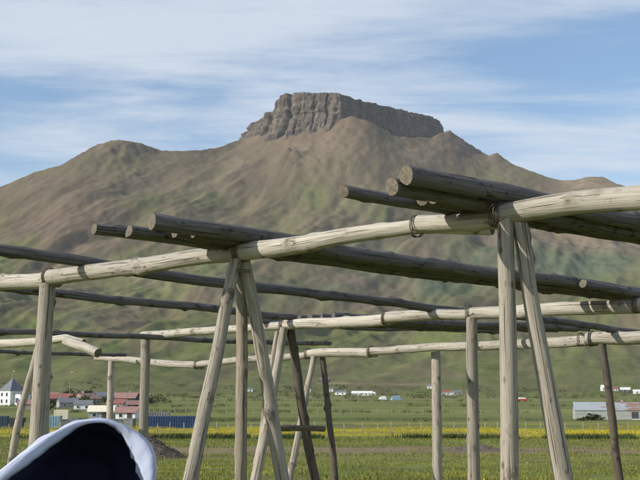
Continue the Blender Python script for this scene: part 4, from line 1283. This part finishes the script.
RIM = [(-34, 530, 2.00), (-28, 505, 2.00), (-18, 488, 2.00), (0, 472.5, 2.01), (20, 457, 2.04), (40, 442.5, 2.08), (60, 430, 2.13), (76, 422.5, 2.17), (92, 420, 2.20), (107, 420.5, 2.22), (122, 424.5, 2.23),
       (134, 431, 2.23), (146, 440, 2.22), (153, 452, 2.21), (155, 466, 2.20), (154, 482, 2.19), (151, 505, 2.18), (148, 530, 2.17)]
rim = [P(*q) for q in RIM]
# resample smoothly
def resample(pts, n_):
    a = np.array([list(p) for p in pts]); d = np.concatenate([[0], np.cumsum(np.linalg.norm(np.diff(a, axis=0), axis=1))])
    s_ = np.linspace(0, d[-1], n_)
    o = np.stack([np.interp(s_, d, a[:, k]) for k in range(3)], 1)
    for _ in range(4): o[1:-1] = (o[:-2] + 2 * o[1:-1] + o[2:]) / 4
    return o
NRM, NBK = 80, 26
rm_ = resample(rim, NRM)
cen = np.array([rm_[:, 0].mean(), rm_[:, 1].mean(), rm_[0, 2]])
def hood_surface(inset):
    """rows from the rim backwards: each row the rim curve shrunk towards the back of the hood"""
    q = np.linspace(0, 1, NBK)
    rows = []
    arc = np.linspace(0, 1, NRM)
    for k in q:
        sc = math.cos(min(k, .9999) * math.pi / 2) ** .8
        c2 = cen + np.array([-.11 * math.sin(k * math.pi / 2), 36e-2 * math.sin(k * math.pi / 2), -.02 * k])
        bulge = 1 - inset * min(1, k * 6)
        row = c2 + (rm_ - cen) * np.array([sc * bulge, .25 * sc + .75 * sc, sc * bulge])
        # creases between the ribs and soft folds
        cr = .006 * np.sin(k * 22) + .006 * fbm(arc * 9 + k * 2, arc * 0 + k * 5, 3)
        if k > .02: row = row + (row - c2) / np.maximum(1e-4, np.linalg.norm(row - c2, axis=1))[:, None] * cr[:, None]
        rows.append(row)
    return np.array(rows)
hroot = empty('pram', Vector((float(cen[0]), 2.38, gz(cen[0], 2.38))), 'pram with a white hood and dark navy lining, hood opening towards the viewer', 'pram')
so = hood_surface(0.0); si = hood_surface(.03)
si[:, :, 1] -= 0.0
Fh = [tuple(int(i) for i in f_) for f_ in grid_faces(NBK, NRM)]
mesh_obj('hood', so.reshape(-1, 3), [f_[::-1] for f_ in Fh], M['hood_white'], hroot)
lin = mesh_obj('hood_lining', si[1:].reshape(-1, 3), [tuple(int(i) for i in f_) for f_ in grid_faces(NBK - 1, NRM)], M['hood_navy'], hroot)
lin['label'] = 'dark navy lining inside the hood'
# rim: a turned-back cuff, wide on the flanks and narrow on top
arc = np.linspace(0, 1, NRM)
wd = .0125 + .036 * np.exp(-((arc - .76) / .10) ** 2) + .006 * np.exp(-((arc - .25) / .2) ** 2)
wd = wd * (1 + .15 * fbm(arc * 14, arc * 0 + 2, 3)) - .009 * np.exp(-((arc - .56) / .09) ** 2)
inw = cen[None] - rm_; inw[:, 1] = 0; inw /= np.linalg.norm(inw, axis=1)[:, None]
cuff = []
for k, (a_, dy) in enumerate(((0.0, .03), (0.0, .004), (.03, .0), (.33, -.002), (.66, -.002), (.97, .0), (1.0, .004), (.97, .03))):
    fold = (.0008 + .0055 * np.exp(-((arc - .72) / .11) ** 2)) * (ridged(arc * 17 + k * .45, arc * 0 + k * .5, 2, .4) - .9) * (1 if 1 < k < 7 else 0)
    p = rm_ + inw * ((wd * a_) if a_ > 0 else a_ + 0 * wd)[:, None]
    p[:, 1] += dy - np.abs(fold) * 1.5
    p = p + inw * fold[:, None]
    cuff.append(p)
cuff = np.array(cuff)
mesh_obj('hood_cuff', cuff.reshape(-1, 3), [tuple(int(i) for i in f_) for f_ in grid_faces(8, NRM)], M['hood_white'], hroot)
# crease where two pieces of the cuff meet
# body, chassis and wheels, below the picture
cx_, cy_ = float(cen[0]), 2.36
zb_ = gz(cx_, cy_)
body = MB()
rings_ = []
for z, wx, wy in ((.52, .13, .30), (.56, .17, .36), (.70, .20, .41), (zb_ * 0 + float(rm_[0, 2]) - .005, .215, .43)):
    ring = []
    for k in range(28):
        an = 2 * math.pi * k / 28
        ring.append((cx_ + wx * math.copysign(abs(math.cos(an)) ** .6, math.cos(an)), cy_ + wy * math.copysign(abs(math.sin(an)) ** .6, math.sin(an)), z + zb_ * 0 + gz(cx_, cy_) if z < .75 else z))
    rings_.append(ring)
vs = [p for r_ in rings_ for p in r_]
fs = [(i * 28 + k, i * 28 + (k + 1) % 28, (i + 1) * 28 + (k + 1) % 28, (i + 1) * 28 + k) for i in range(3) for k in range(28)] + [tuple(reversed(range(28)))]
body.add(vs, fs).build('carrycot', M['hood_navy'], hroot, True)
for sx_ in (-1, 1):
    x = cx_ + sx_ * .22
    MB().tube([(x, cy_ - .36, zb_ + .16), (x, cy_, zb_ + .42), (x, cy_ + .34, zb_ + .60), (x, cy_ + .55, zb_ + .74)], .012, 8).build('chassis_tube', M['chrome'], hroot, True)
    MB().tube([(x, cy_ + .36, zb_ + .16), (x, cy_, zb_ + .42), (x, cy_ - .26, zb_ + .58)], .012, 8).build('chassis_tube', M['chrome'], hroot, True)
    for sy_ in (-1, 1):
        c = Vector((x + sx_ * .035, cy_ + sy_ * .36, zb_ + .155))
        tyre = MB().tube([c + Vector((0, math.cos(2 * math.pi * k / 24) * .135, math.sin(2 * math.pi * k / 24) * .135)) for k in range(24)], .018, 8, True).build('wheel', M['rubber'], hroot, True)
        rim_m = MB().tube([c - Vector((.012, 0, 0)), c + Vector((.012, 0, 0))], .03, 12)
        for k in range(8):
            an = 2 * math.pi * k / 8
            rim_m.tube([c, c + Vector((0, math.cos(an) * .125, math.sin(an) * .125))], .004, 5)
        rim_m.build('spokes', M['chrome'], tyre, True)
MB().tube([(cx_ - .22, cy_ + .55, zb_ + .74), (cx_, cy_ + .57, zb_ + .745), (cx_ + .22, cy_ + .55, zb_ + .74)], .015, 8).build('handle', M['rubber'], hroot, True)

# ------------------------------------------------------------------ the air
m = bpy.data.materials.new('haze_air'); m.use_nodes = True
n, l = m.node_tree.nodes, m.node_tree.links
n.clear()
ou = n.new('ShaderNodeOutputMaterial'); pv = n.new('ShaderNodeVolumePrincipled')
pv.inputs['Color'].default_value = (.80, .88, 1.0, 1)
pv.inputs['Density'].default_value = 0.00005
pv.inputs['Anisotropy'].default_value = 0.0
l.new(pv.outputs[0], ou.inputs['Volume'])
hz = MB().box((0, 0, 345), (8300, 8300, 710)).build('haze', m)
tag(hz, 'pale thin haze in the air before the mountain', None, None, 'stuff')
